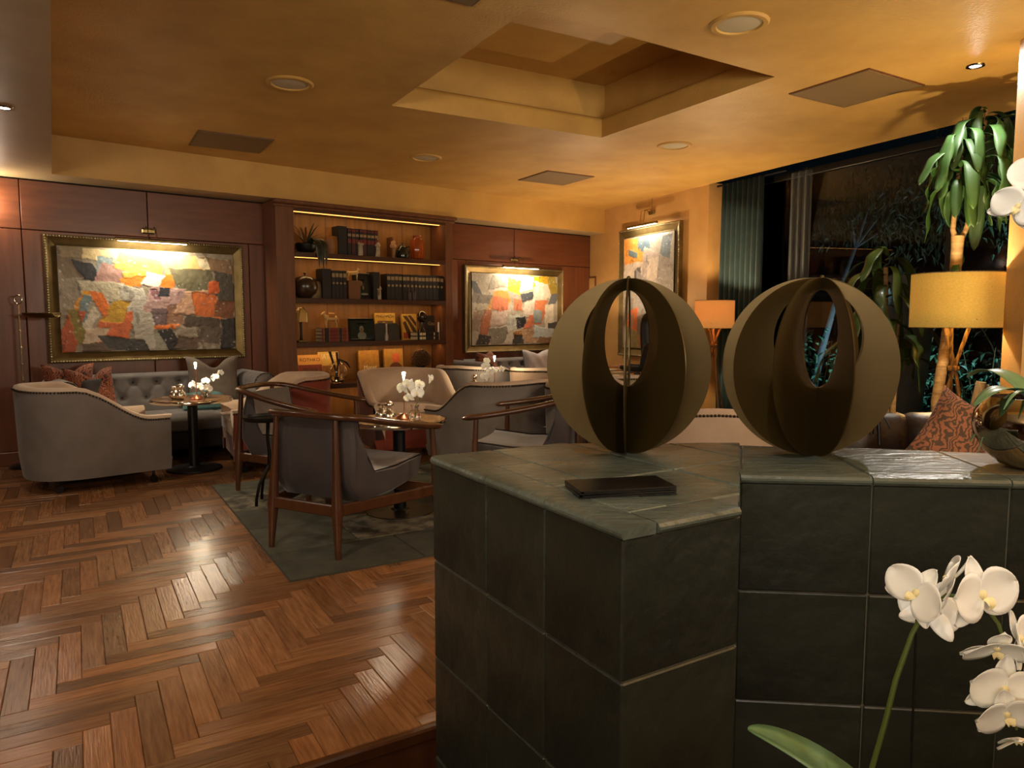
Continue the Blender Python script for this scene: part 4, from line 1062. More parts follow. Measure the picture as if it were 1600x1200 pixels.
def picture_light(label, loc, rz, L_, power, tgt_dn, wall_off, grp='brass picture lights', up=.10):
    t = thing('picture_light', label, 'lamp', loc, rz, grp)
    obj('lamp_tube', G().tube([(-L_/2,-.16,0),(L_/2,-.16,0)],.016,12), M_brassy, t)
    obj('bulb', G().box((0,-.158,-.0165),(L_*.94,.018,.006),.002), mat('picture_bulb','#fff4dd',.4,emit='#ffe9c4',estr=22), t)
    for k in (-.035,.035):
        obj('arm', G().tube([(k,0,up),(k,-.07,up+.035),(k,-.14,up+.01),(k,-.16,.015)],.004,8), M_brassy, t)
    obj('wall_plate', G().box((0,-.008,up),(.12,.03,.05),.012), M_brassy, t)
    obj('cable', G().tube([(0,-.004,up+.02),(0,-.003,up+.28)],.002,6), M_black, t)
    M_ = Matrix.Translation(loc) @ Matrix.Rotation(rz,4,'Z')
    a = lamp('AREA', 'picture_glow', tuple(M_ @ Vector((0,-.158,-.024))), power, (1,.86,.62), None, L_*.9, sy=.02)
    a.rotation_euler = (Matrix.Rotation(rz,3,'Z') @ Matrix.Rotation(radians(24),3,'X')).to_euler()
P1 = [(0,0,.12,.3,'#6f6150'),(.0,.0,.3,.12,'#84765c'),(.12,.02,.34,.12,'#c4b28a'),(.2,.08,.28,.25,'#75878e'),(.1,.15,.2,.32,'#2c2e33'),(.2,.14,.34,.35,'#9b7a74'),(.30,.06,.56,.22,'#dda650'),(.34,.2,.5,.3,'#e3a74b'),(.32,.26,.48,.36,'#d97f2f'),(.45,.22,.56,.36,'#e4ddd0'),(.55,.04,.8,.2,'#d9ac72'),(.55,.22,.64,.37,'#dc7c2b'),(.8,.05,1,.2,'#80664c'),(.63,.18,.88,.40,'#65604a'),(.88,.2,1,.48,'#4a453c'),(.78,.06,.84,.18,'#cabfa2'),
 (.1,.33,.36,.5,'#aba48f'),(.36,.38,.5,1,'#a9a59c'),(.08,.42,.12,.75,'#c78a1d'),(.1,.45,.15,.85,'#677a80'),(.15,.48,.2,.85,'#b6ae9f'),(.19,.42,.26,.7,'#d4702b'),(.2,.62,.36,.92,'#c5673a'),(.24,.5,.35,.72,'#b08a2b'),(0,.62,.1,1,'#a34f2a'),(.06,.6,.12,.92,'#776a2c'),(.12,.78,.24,.9,'#b5a18d'),(.1,.90,.32,1,'#5b4a3c'),(.22,.87,.45,1,'#3c3a3a'),
 (.47,.36,.68,.62,'#a58886'),(.50,.38,.54,.5,'#7a5560'),(.54,.36,.60,.46,'#2b2c35'),(.5,.58,.6,.75,'#67565c'),(.58,.55,.68,.75,'#8d6a55'),(.5,.75,.66,.79,'#d8712c'),(.50,.80,.56,1,'#8d8c80'),(.55,.79,.64,1,'#232326'),(.66,.4,.82,.64,'#c19a80'),(.74,.42,.9,.66,'#c46a35'),(.84,.3,.9,.42,'#c05a2c'),(.88,.48,1,.66,'#74492f'),(.68,.66,.9,.77,'#4f443b'),(.9,.66,1,1,'#302e2f'),(.76,.76,.9,.95,'#5d5148'),(.64,.77,.76,.88,'#8f867a'),(.62,.87,.78,1,'#5c4a3d')]
def painting(label, W_, H_, cw, ch, base, patches, loc, rz, seed, nu, nv):
    t = thing('framed_painting', label, 'painting', loc, rz, 'abstract patchwork paintings in gilt frames')
    frame(t, W_, H_)
    obj('backing', G().box((0,-.008,0),(W_-.1,.01,H_-.1)), M_fr, t, smooth=0)
    canvas('canvas', cw, ch, base, patches, t, (0,-.028,0), seed, nu, nv); return t
painting('largest framed abstract of orange and grey patches, over the left sofa', 1.69,1.115, 1.50,.93, '#8a8072', P1, (*wp(.79,NW-.03),1.43), RZ_W, 1, 190, 120)
picture_light('brass picture light over the large left painting', (*wp(.79,NW-.012),1.975), RZ_W, .62, 14, 0, 0)
P2 = [(0,0,.2,.25,'#8f877a'),(0,.12,.08,.3,'#4b5055'),(.2,.0,.4,.2,'#7d786c'),(.0,.28,.22,.45,'#6b6662'),(.0,.42,.2,.52,'#9d978a'),(.4,.06,.55,.26,'#c5992b'),(.66,.0,.9,.22,'#b8911f'),(.55,.04,.7,.22,'#d9cda8'),(.2,.24,.42,.5,'#b5843f'),(.22,.32,.4,.52,'#b9694a'),(.42,.26,.58,.45,'#938b80'),(.46,.34,.56,.52,'#b36a4b'),(.55,.24,.7,.36,'#3c4048'),(.7,.16,.86,.4,'#bdb5a5'),(.74,.1,.9,.3,'#c9c1b0'),(.9,.0,1,.3,'#8d7c30'),(.2,.52,.4,.72,'#b8a79c'),(.1,.5,.2,.86,'#9f6549'),(.0,.52,.1,.8,'#8a7768'),(.58,.38,.72,.6,'#b9b0a6'),(.4,.58,.52,.78,'#aeb1a9'),(.5,.6,.6,.76,'#2d2e33'),(.6,.58,.7,.8,'#bb6d4e'),(.7,.36,.84,.72,'#b96f4a'),(.7,.5,.8,.7,'#7c8a8d'),(.84,.4,.95,.75,'#c7bfae'),(.88,.68,1,.8,'#4b4a4a'),(.2,.74,.4,.98,'#777166'),(.38,.78,.46,.98,'#b5b0a4'),(.45,.8,.6,.88,'#92683f'),(.45,.87,.6,1,'#393636'),(.58,.78,.74,.98,'#a28468'),(.7,.76,.95,.92,'#a9b3b5'),(.05,.86,.2,1,'#3b3735'),(.75,.9,1,1,'#7d6048'),(.9,.25,1,.4,'#5b5f66')]
painting('framed abstract of pale patches with yellow, over the far corner sofa', 1.66,1.10, 1.45,.91, '#a0988b', P2, (*wp(5.19,NW-.03),1.385), RZ_W, 2, 170, 110)
picture_light('brass picture light over the far corner painting', (*wp(5.19,NW-.012),1.935), RZ_W, .62, 14, 0, 0)
P3 = [(0,0,.5,.28,'#cf8d43'),(.3,.0,.6,.1,'#5f7078'),(.1,.12,.3,.18,'#61737c'),(.35,.05,.55,.13,'#57697a'),(.55,.0,1,.2,'#8f8a84'),(.75,.03,.95,.25,'#5e6a75'),(.0,.24,.45,.5,'#b7aca2'),(.4,.14,.8,.45,'#9e948f'),(.22,.3,.36,.42,'#5c5a60'),(.5,.2,.7,.4,'#b5a99f'),(.7,.2,1,.55,'#85807d'),(0,.42,.3,.6,'#8b8781'),(.3,.42,1,.72,'#8a8788'),(.0,.55,.2,.8,'#777069'),(.6,.58,.95,.7,'#6c6a6f'),(.1,.66,.3,.9,'#c0673a'),(.15,.7,.22,.82,'#9d7a63'),(.3,.7,.45,.95,'#77695c'),(.05,.84,.35,1,'#857a50'),(.45,.72,.7,1,'#6d5f60'),(.7,.72,1,.85,'#8f8a8a'),(.8,.82,1,1,'#a5552e'),(.35,.9,.5,1,'#a5643c')]
painting('tall framed abstract of grey and orange on the gold wall', 1.25,1.64, 1.03,1.42, '#8d8883', P3, (*rp(1.23,-.03),1.60), RZ_R, 3, 110, 150)
picture_light('brass picture light over the tall painting on the gold wall', (*rp(1.23,-.012),2.43), RZ_R, .62, 9, 0, 0, up=.16)
# ------------------------------------------------------------------ bookcase
CASE = thing('bookcase', 'tall built-in walnut bookcase with lit shelves between the two painting bays', 'bookcase', wl(2.97,.0), RZ_W)
def cs(s): return s-2.97
def case(name, s0, s1, n0, n1, z0, z1, m, bev=.003): return obj(name, G().box((cs((s0+s1)/2),(n0+n1)/2,(z0+z1)/2),(s1-s0,n1-n0,z1-z0),bev), m, CASE)
case('side_panel',1.87,2.06,.0,.355,0,2.44,M_case); case('side_panel',3.885,3.985,.0,.355,0,2.44,M_case)
case('back_board',2.06,3.885,.33,.352,0,2.44,M_caseback)
case('header',2.06,3.885,.005,.33,2.36,2.44,M_case); case('cornice',1.85,4.03,-.035,.05,2.405,2.448,M_case,.01); case('cornice',1.85,4.01,-.018,.05,2.375,2.404,M_case,.008)
case('plinth',2.06,3.885,.012,.33,0,.10,M_case)
SH = [1.94,1.475,1.02,.575,.12]
M_led = mat('led_strip','#ffd9a0',.5,emit='#ffa850',estr=4)
for z in SH[:4]: 
    case('shelf',2.06,3.885,.004,.33,z-.042,z,M_shelf)
case('shelf',2.06,3.885,.004,.33,.1,.12,M_shelf)
for z in [2.36]+[q_-.042 for q_ in SH[:4]]:
    case('led_strip',2.062,3.883,.125,.137,z-.005,z-.0005,M_led,0); case('shelf_nose',2.06,3.885,.002,.02,z-.010,z+.03,M_shelf)
    p = Vector((*wp(2.97,.131), z-.012)); a = lamp('AREA','shelf_light',p,2.1,(1,.62,.24),None,1.78,sy=.012)
    a.rotation_euler = (Matrix.Rotation(RZ_W,3,'Z') @ Matrix.Rotation(radians(12),3,'X')).to_euler()
# mullions of the back board
for s_ in (2.55,3.05,3.5):
    case('back_batten',s_-.006,s_+.006,.326,.331,.12,2.36,M_case,0)
def spx(px, py, n_):           # position along the case of what stands at depth n_ behind its face
    u_, v_ = (px-800)/1130, (600-py)/1130; r_ = Vector((u_, cos(PITCH)+v_*sin(PITCH))); t_ = (n_ + O.dot(NN))/r_.dot(NN); return (r_*t_ - O).dot(D)
def put(name, label, cat, shelf, px, n_, group=None, rz=0, dz=0):
    s_ = spx(px, 500, n_); return thing(name, label, cat, wl(s_, n_, SH[shelf]+.0005+dz), RZ_W+rz, group)
def one(name, label, cat, g, m, shelf, px, n_, group=None, rz=0, dz=0, smooth=40):
    s_ = spx(px, 500, n_); o = obj(name, g, m, smooth=smooth); o.location = wl(s_, n_, SH[shelf]+.0005+dz); o.rotation_euler = (0,0,RZ_W+rz); return tag(o, label, cat, group)
BM = {}
def bookm(c): return mat('book_cloth_'+c, '#'+c, .55, bump=.05, bscale=200)
M_gold = mat('gilt', '#9a7c45', .35, metal=.6); M_lab = mat('spine_label','#8a744e',.6)
def book_parts(t, w_, h_, d_, m, bands=(), dots=False, labm=None):
    g = G().box((-w_/2+.0015,0,h_/2),(.003,d_,h_),.001); g.box((w_/2-.0015,0,h_/2),(.003,d_,h_),.001); g.box((0,-d_/2+.002,h_/2),(w_,.004,h_),.0018)
    obj('cover', g, m, t); obj('pages', G().box((0,.003,h_/2),(w_-.006,d_-.01,h_-.008)), M_paper, t, smooth=0)
    for z0, z1, mm in bands: obj('label', G().box((0,-d_/2-.0004,h_*(z0+z1)/2),(w_*.84,.0016,h_*(z1-z0)),.0004), mm, t)
    if dots: obj('emblem', G().tube([(0,-d_/2+.0012,h_*.55),(0,-d_/2-.001,h_*.55)],w_*.3,10), labm or M_lab, t)
def book_row(shelf, px0, px1, n, h_, group, lab, m, bands, dots=False, n_=.12, d_=.15):
    s0, s1 = spx(px0,500,n_), spx(px1,500,n_); w_ = (s1-s0)/n
    ords = 'first second third fourth fifth sixth seventh eighth ninth tenth eleventh twelfth thirteenth fourteenth fifteenth sixteenth'.split()
    for k in range(n):
        t = thing('book', lab % ords[k], 'book', wl(s0+w_*(k+.5), n_+R.uniform(-.004,.004), SH[shelf]+.0005), RZ_W, group)
        book_parts(t, w_-.0025, h_*R.uniform(.985,1), d_, m if not isinstance(m, list) else m[k % len(m)], bands, dots)
bk, rd, mr, dk = bookm('15110f'), bookm('6a1f1a'), bookm('3b1512'), bookm('0e0c0c')
book_row(0,541,588,8,.285,'old books with red labels on the top shelf','%s from the left of the old red-labelled books on the top shelf',[bk,mr,bk],[(.9,.95,rd),(.70,.8,M_lab),(.45,.6,rd)])
book_row(1,515,538,4,.30,'black encyclopedia volumes left on the second shelf','%s from the left of the four black volumes by the tan stone',bk,[(.76,.9,M_lab)],True)
book_row(1,600,688,15,.29,'black encyclopedia volumes right on the second shelf','%s from the left of the long row of black volumes',bk,[(.76,.9,M_lab)],True)
for px, sh_, h_, w_, lab in ((533,0,.30,.10,'thick black book left of the red-labelled books, top shelf'),(507,1,.31,.10,'thick black book left of the four black volumes'),(584,1,.30,.08,'thick black book between the portrait and the white statuette')):
    t = put('book', lab, 'book', sh_, px, .12); book_parts(t, w_, h_, .16, dk)
# top shelf
t = put('potted_plant','spiky red-leaved plant with trailing dark leaves in a bowl on the top shelf','plant',0,481,.13)
obj('pot', G().lathe([(0,0),(.07,0),(.1,.04),(.11,.09),(.105,.1),(.09,.085),(0,.08)],20), M_black, t)
for k in range(14):
    a = k*2.4; ln = R.uniform(.13,.22); m = mat('red_leaf','#6b3a1c',.5) if k % 2 else mat('dull_leaf','#2c3016',.5)
    leaf_obj(strap_leaf(ln,.022,R.uniform(1.2,1.8),R.uniform(.2,.9)), m, t, (0,0,.08), a)
for k, (x_, L_) in enumerate(((.04,.42),(.085,.45),(.12,.4),(.06,.36))):
    g = G().surf(lambda u,v,x_=x_,L_=L_: (x_*(.3+.7*min(1,u*2.5))+.03*u+(v-.5)*.05*sin(pi*min(1,u*.9+.1)), -.02-.15*min(1,u*2.2), .09+.06*sin(min(1,u*2.2)*pi)-max(0,u-.42)*L_), 14, 4)
    solid(obj('trailing_leaf', g, mat('trailing_leaf','#23260f',.4), t, smooth=180), .0015)
def faceted(g, w_, h_, d_, k=6, top=.7):
    vs = []; 
    for z_, s_ in ((0,.9),(h_*.3,1.05),(h_*.8,.95),(h_,top)):
        for i in range(k): a = 2*pi*i/k+.3; vs.append((w_/2*cos(a)*s_*1.1, d_/2*sin(a)*s_*1.1, z_))
    fs = [(j*k+i,j*k+(i+1)%k,(j+1)*k+(i+1)%k,(j+1)*k+i) for j in range(3) for i in range(k)] + [tuple(range(k))[::-1], tuple(range(3*k,4*k))]
    return g.add(vs, fs)
M_amb = mat('amber_stone','#8a5a26',.5,col2='#6b4118',nscale=8)
one('bookend','faceted amber stone bookend on the top shelf','bookend',faceted(G(),.15,.19,.1),M_amb,0,522,.1,smooth=0)
one('bookend','rounded tan stone bookend on the second shelf','bookend',G().lathe([(0,0),(.06,0),(.062,.08),(.055,.15),(.035,.175),(0,.18)],14,sy=.6),mat('tan_stone','#6f5a38',.6,col2='#54442a',nscale=8),1,495,.08)
def statuette(shelf, px, h_, lab):
    t = put('statuette', lab, 'statuette', shelf, px, .06, 'robed ivory statuettes'); m = mat('ivory','#b5a586',.5,col2='#8f8063',nscale=30)
    k = h_/.2; n = 20; vs = []
    pr = [(.03,0),(.032,.01),(.027,.05),(.024,.1),(.025,.13),(.022,.148),(.010,.162)]
    g = G().lathe([(0,0)]+pr,20,sy=.75)
    for i in range(5): a = -1.2+i*.6-pi/2; g.tube([(.028*cos(a),.022*sin(a),.01),(.027*cos(a),.021*sin(a),.07),(.026*cos(a),.02*sin(a),.13)],.004,5)
    g.tube([(-.021,0,.143),(-.026,-.012,.115),(-.004,-.024,.105)],[.007,.009,.007],8); g.tube([(.021,0,.143),(.026,-.012,.115),(.004,-.024,.108)],[.007,.009,.007],8)
    g.xf(Matrix.Scale(k,4)); obj('robe', g, m, t, smooth=60)
    g = G().ball((0,-.002,.18),.014,12,8,(.85,.95,1.25)); g.tube([(0,0,.155),(0,-.001,.17)],.008,8); g.ball((0,-.015,.179),.003,6,4); g.ball((0,.006,.192),.010,8,6); obj('head', g.xf(Matrix.Scale(k,4)), m, t, smooth=60)
statuette(0,565,.215,'ivory robed statuette in front of the red-labelled books, left one')
statuette(0,591,.21,'ivory robed statuette right of the red-labelled books')
statuette(1,592,.20,'ivory robed statuette on the second shelf beside the portrait')
t = put('book','brown board standing upright on the top shelf, right of the statuettes','book',0,611,.2); book_parts(t,.02,.24,.12,bookm('5a3316'))
t = put('flower_cup','small cup of pale flowers on the top shelf','flowers',0,616,.06)
obj('cup', G().lathe([(0,0),(.02,0),(.024,.06),(.03,.11),(.028,.11),(.02,.06),(0,.05)],14), M_amb, t)
for k in range(7): 
    a = k*.9; g = G(); c_ = (.022*cos(a)*(k>0),.02*sin(a)*(k>0),.13+.02*(k%3)); 
    for i in range(5): g.ball((c_[0]+.012*cos(i*1.26),c_[1]-.004,c_[2]+.012*sin(i*1.26)),.009,6,4,(1,.5,1))
    obj('blossom', g, mat('pale_blossom','#c79a6a',.6), t, smooth=180)
t = put('teapot','dark glossy pot on the top shelf beside the amber jar','pot',0,630,.08); m = mat('dark_glaze','#141a16',.12,coat=.5)
obj('body', G().lathe([(0,0),(.07,0),(.078,.03),(.066,.09),(.045,.13),(.03,.14),(0,.142)],24), m, t, smooth=60); obj('lid', G().lathe([(.032,.138),(.03,.148),(.01,.155),(.008,.162),(.013,.172),(0,.178)],20), m, t, smooth=60)
obj('handle', G().tube([(.05,0,.125),(.085,0,.14),(.1,0,.10),(.075,0,.05)],.007,8), m, t); obj('spout', G().tube([(-.06,0,.06),(-.09,0,.1),(-.1,0,.13)],[.016,.01,.008],8), m, t)
g = G(); 
def jar(u, v):
    zz = v*.27; r_ = .085*(1-.28*abs(v-.42)**1.3*2.2) if v < .86 else .045+.004*(v-.86)*50*.1
    if v > .96: r_ = .052
    if v < .02: r_ = .0
    a = u*2*pi; r_ *= 1+.03*cos(a*10)*(v<.86); return (r_*cos(a), r_*sin(a), zz)
one('ribbed_jar','ribbed amber glass jar at the right end of the top shelf','jar',G().surf(jar,60,26,cu=True),mat('amber_glaze','#8c3c10',.12,coat=.6),0,653,.10,smooth=180)
# second shelf
t = put('round_vessel','dark round lidded vessel at the left end of the second shelf','vessel',1,478,.12); m = mat('dark_pot','#2a1c12',.3,col2='#3e2a1a',nscale=5,coat=.3)
obj('body', G().lathe([(0,0),(.06,0),(.115,.05),(.135,.11),(.125,.17),(.085,.215),(.03,.23),(0,.232)],28), m, t, smooth=60); obj('knob', G().lathe([(.008,.23),(.008,.245),(.015,.255),(.012,.268),(0,.272)],12), m, t, smooth=60)
def animal(t, L_, h_, m, head_up=.6, neck=.35, hump=False):
    """small standing animal figurine: trunk, neck and head, legs with joints, tail"""
    g = G(); bz = h_*.62
    g.tube([(-L_/2,0,bz),(-L_*.42,0,bz+.01*h_),(-L_*.2,0,bz-.02*h_),(L_*.1,0,bz-.01*h_),(L_*.36,0,bz+.03*h_),(L_*.46,0,bz+.06*h_)],[.04*h_,.15*h_,.15*h_,.16*h_,.16*h_,.06*h_],12)
    g.tube([(L_*.36,0,bz+.03*h_),(L_*.46,0,bz+.18*h_),(L_*.52,0,h_*.92)],[.14*h_,.1*h_,.075*h_],10)
    g.tube([(L_*.44,0,h_*.95),(L_*.54,0,h_*.94),(L_*.66,0,h_*.86),(L_*.72,0,h_*.83)],[.05*h_,.085*h_,.06*h_,.04*h_],10)
    for s_ in (-1,1): g.tube([(L_*.47,s_*.04*h_,h_*.98),(L_*.46,s_*.06*h_,h_*1.07)],[.025*h_,.006*h_],6)
    g.tube([(-L_*.48,0,bz+.02*h_),(-L_*.58,0,bz-.05*h_),(-L_*.58,0,bz-.3*h_)],[.03*h_,.03*h_,.012*h_],6)
    obj('body', g, m, t, smooth=60)
    for x_, fr in ((L_*.34,1),(-L_*.38,0)):
        for s_ in (-1,1):
            y_ = s_*.09*h_; o_ = R.uniform(-.02,.02)*L_
            if fr: pts = [(x_,y_,bz),(x_+.02*L_+o_,y_,h_*.3),(x_+o_,y_,.04*h_),(x_+.05*L_+o_,y_,.012*h_)]
            else: pts = [(x_,y_,bz),(x_+.05*L_+o_,y_,h_*.42),(x_-.05*L_+o_,y_,h_*.24),(x_-.03*L_+o_,y_,.03*h_),(x_+.02*L_+o_,y_,.012*h_)]
            obj('leg', G().tube(pts,[.085*h_,.045*h_,.033*h_,.03*h_,.03*h_][:len(pts)],8), m, t, smooth=60)
M_fig = mat('cream_figurine','#c9a566',.45,col2='#a8844a',nscale=25)
one('book','wooden block under the pale animal figurine on the second shelf','block',G().box((0,0,.10),(.14,.1,.2),.004),mat('block_wood','#6b4420',.5),1,552,.12)
t = put('animal_figurine','pale animal figurine on a block above the portrait, second shelf','figurine',1,552,.10,None,0,.2); animal(t,.14,.13,M_fig)
def photo_frame(shelf, px, w_, h_, lab, lean, group, scene_, n_=.08, rz=0):
    t = put('photo_frame', lab, 'frame', shelf, px, n_, group, rz); Mx = Matrix.Rotation(-lean,4,'X'); m = mat('black_frame','#120e0c',.3)
    for c_, sz in (((0,0,h_-.0125),(w_,.016,.025)),((0,0,.0125),(w_,.016,.025)),((-w_/2+.0125,0,h_/2),(.025,.016,h_-.05)),((w_/2-.0125,0,h_/2),(.025,.016,h_-.05))):
        obj('frame_side', G().box(c_,sz,.003).xf(Mx), m, t)
    g = G().box((0,.004,h_/2),(w_-.05,.004,h_-.05)); obj('print_ground', g.xf(Mx), mat('photo_ground_'+scene_,'#23251a' if scene_=='b' else '#1c1512',.5,col2='#3d3f2e' if scene_=='b' else '#120e0d',nscale=30), t, smooth=0)
    # the photograph: a head with shoulders, flat print in slight relief
    def disc(cx, cz, rx_, rz_, y_, m_, nm='print_shape'):
        n = 20; vs = [(cx+rx_*cos(2*pi*k/n), y_, cz+rz_*sin(2*pi*k/n)) for k in range(n)] + [(cx+rx_*cos(2*pi*k/n), y_+.0006, cz+rz_*sin(2*pi*k/n)) for k in range(n)]
        obj(nm, G().add(vs,[tuple(range(n)),tuple(range(n,2*n))[::-1]]+[(k,n+k,n+(k+1)%n,(k+1)%n) for k in range(n)]).xf(Mx), m_, t, smooth=0)
    sk = mat('photo_skin','#a87c58',.6); 
    if scene_ == 'b':
        disc(0,h_*.24,w_*.17,h_*.17,.0014,mat('photo_shirt','#a39c86',.6)); disc(0,h_*.52,w_*.085,h_*.15,.0008,mat('photo_hair','#b5aa98',.6)); disc(0,h_*.47,w_*.07,h_*.12,.0003,sk)
    else:
        disc(.0,h_*.42,w_*.3,h_*.16,.0014,mat('photo_suit','#151317',.6)); disc(-.01,h_*.62,w_*.11,h_*.11,.0008,sk); disc(.02,h_*.45,w_*.05,h_*.08,.0008,sk); disc(.03,h_*.2,w_*.22,h_*.04,.0003,mat('photo_paper','#a8997f',.6))
    obj('glazing', G().box((0,-.004,h_/2),(w_-.052,.002,h_-.052)).xf(Mx), Mg, t, smooth=0)
    obj('easel_back', G().box((0,.045,h_*.4),(w_*.3,.004,h_*.8),0,rx=.22), m, t)
photo_frame(1,567,.21,.285,'black-framed dark portrait photograph on the second shelf',.12,None,'a')
photo_frame(2,566,.33,.25,'black-framed photograph of a white-haired man in the third shelf',.12,None,'b',rz=.1)
t = put('small_chair','tiny dark red wooden model chair in front of the black volumes','model',1,644,.035); m = mat('red_lacquer','#3d1710',.35)
for sx in (-.03,.03): obj('upright', G().tube([(sx*1.1,.012,0),(sx,.012,.1),(sx*.7,.014,.19)],.005,8), m, t); obj('leg', G().tube([(sx*1.1,-.02,0),(sx,-.02,.09)],.005,8), m, t)
obj('seat', G().box((0,-.004,.092),(.07,.045,.008),.003), m, t); obj('splat', G().box((0,.013,.14),(.018,.005,.09),.002), m, t)
# third shelf
t = put('lantern_lamp','small brass lantern with a pale panelled shade at the left end of the third shelf','lantern',2,470,.10); m = mat('lantern_shade','#b98f4a',.5)
obj('base', G().box((0,0,.01),(.10,.10,.02),.005), M_brassy, t); obj('column', G().lathe([(.02,.02),(.012,.05),(.012,.2),(.02,.21)],12), M_bronze, t)
g = G(); g.lathe([(.075,.21),(.075,.30),(.06,.33),(.03,.355),(0,.36)],6); obj('shade', g, m, t, smooth=0)
for k in range(6): a = k*pi/3; obj('shade_rib', G().tube([(.077*cos(a),.077*sin(a),.205),(.077*cos(a),.077*sin(a),.30),(.062*cos(a),.062*sin(a),.332),(.03*cos(a),.03*sin(a),.358)],.004,6), M_brassy, t)
for k in range(4):
    ordn = ['lowest','second from the bottom','third from the bottom','topmost'][k]
    t = put('book', 'red and black bound book lying %s in the stack under the horse'%ordn, 'book', 2, 518, .11, 'red bound books stacked on the third shelf', 0, .0365*k)
    g = G().box((0,0,.002),(.30,.17,.004),.0015); g.box((0,0,.033),(.30,.17,.004),.0015); g.box((0,-.083,.0175),(.30,.006,.035),.002); obj('cover', g, rd, t)
    obj('pages', G().box((0,.004,.0175),(.29,.155,.027)), M_paper, t, smooth=0)
    for x_, w2, mm in ((-.095,.05,bk),(.06,.035,bk),(-.128,.006,M_gold),(-.066,.005,M_gold),(.04,.004,M_gold),(.082,.004,M_gold),(.135,.005,M_gold)):
        obj('spine_band', G().box((x_,-.0862,.0175),(w2,.0015,.0345),.0003), mm, t)
t = put('horse_figurine','pale horse figurine standing on the red books, third shelf','figurine',2,517,.10,None,pi,.147); animal(t,.15,.165,M_fig)
obj('saddle', G().tube([(-.035,0,.128),(.03,0,.128)],[.03,.032],12), mat('saddle','#a06a2c',.5), t)
M_gs = mat('grey_stone','#3a342a',.6,col2='#2d2820',nscale=8)
for px, sx, lab in ((594,.155,'left of the two grey rounded stone bookends on the third shelf'),(613,.14,'right of the two grey rounded stone bookends on the third shelf')):
    g = G(); g.prism([(-sx/2,0),(sx/2,0),(sx/2,.15),(sx/2-.015,.18),(sx/2-.045,.195),(-sx/2+.045,.195),(-sx/2+.015,.18),(-sx/2,.15)],-.03,.03); g.xf(Matrix.Rotation(pi/2,4,'X')); one('bookend',lab,'bookend',g,M_gs,2,px,.09,'grey stone bookends')
def text(s, size, m, parent, loc, ext=.0004, align='CENTER', font_scale=1.0):
    c = bpy.data.curves.new('lettering','FONT'); c.body = s; c.size = size; c.align_x = align; c.extrude = ext
    o = bpy.data.objects.new('lettering_src', c); COL.objects.link(o)
    dg = bpy.context.evaluated_depsgraph_get(); me = bpy.data.meshes.new_from_object(o.evaluated_get(dg)); bpy.data.objects.remove(o)
    me.materials.clear(); me.materials.append(m)
    o = bpy.data.objects.new('lettering', me); COL.objects.link(o); o.parent = parent; o.location = loc; o.rotation_euler = (pi/2,0,0); o.scale = (font_scale,1,1); return o
def face_book(shelf, px, w_, h_, lab, mcover, n_=.2, lean=.1, th=.03):
    t = put('art_book', lab, 'book', shelf, px, n_, 'art books shown face out'); t.rotation_euler = (-lean,0,RZ_W); t.rotation_mode = 'XYZ'
    g = G().box((0,0,h_/2),(w_,.003,h_),.001); g.box((0,th,h_/2),(w_,.003,h_),.001); g.box((-w_/2+.002,th/2,h_/2),(.004,th,h_),.0015); obj('cover', g, mcover, t)
    obj('pages', G().box((.002,th/2,h_/2),(w_-.01,th-.004,h_-.01)), M_paper, t, smooth=0); return t
def plate(t, c_, sz, m, nm='cover_print'): return obj(nm, G().box((c_[0],-.0022,c_[1]),(sz[0],.0014,sz[1])), m, t, smooth=0)
Mcov = lambda n,c,c2=None,**k: mat('cover_'+n,c,.45,col2=c2,nscale=k.get('ns',20),contrast=k.get('ct',1.5),wave=k.get('wave'))
ink = mat('dark_ink','#3a2415',.6); cream = mat('cream_ink','#e0cfa4',.6)
t = face_book(2,603,.26,.31,'art book with a yellow cover behind the stone bookends',Mcov('yel','#b8923e','#a57d2c'),.24,.08); text('MALEVICH',.05,ink,t,(0,-.0025,.255)); plate(t,(0,.12),(.2,.2),Mcov('dk2','#5b4020'))
t = face_book(2,641,.20,.30,'art book with a dark and gold striped cover on the third shelf',Mcov('fac','#b08a3c','#8f6c2a'),.22,.1)
for k, (pts) in enumerate(([(-.09,.28),(-.03,.28),(.09,.10),(.09,.04),(.06,.06),(-.02,.2)],[(-.09,.2),(-.05,.22),(.04,.02),(-.02,.01)],[(-.02,.28),(.02,.29),(.09,.2),(.09,.15)])):
    g = G().prism(pts,-.0007,.0007).xf(Matrix.Rotation(pi/2,4,'X')); o = obj('cover_print', g, Mcov('br','#3a2410'), t, smooth=0, loc=(0,-.0022,0))
plate(t,(-.03,.05),(.12,.07),Mcov('red','#7a2c14'))
t = face_book(2,674,.22,.285,'dark art book leaning at the right end of the third shelf',Mcov('blk','#1a140f'),.24,.08); text('Gaudi',.06,M_lab,t,(.03,-.0025,.17))
for k in range(2):
    t = put('book','dark book lying %s of two beneath the dark head'%(['lower','upper'][k]),'book',2,663,.10,'dark books stacked under the head',0,.046*k)
    g = G().box((0,0,.002),(.29,.17,.004),.0015); g.box((0,0,.042),(.29,.17,.004),.0015); g.box((0,-.083,.022),(.29,.006,.044),.002); obj('cover', g, bk, t); obj('pages', G().box((.004,.004,.022),(.286,.15,.036)), M_paper, t, smooth=0)
    for i, (x_, w2) in enumerate(((-.11,.012),(-.09,.016),(-.065,.014),(-.045,.012),(.08,.01))): obj('spine_band', G().box((x_,-.0862,.022),(w2,.0015,.03),.0003), cream, t)
one('block','pale block at the right end of the dark books, third shelf','block',G().box((0,0,.045),(.055,.07,.09),.008),mat('pale_block','#8d8272',.6),2,681,.07)
t = put('dark_head','dark glossy carved head on a neck standing on two books','sculpture',2,659,.10,None,0,.093); m = mat('dark_bronze','#1c1108',.22,coat=.5)
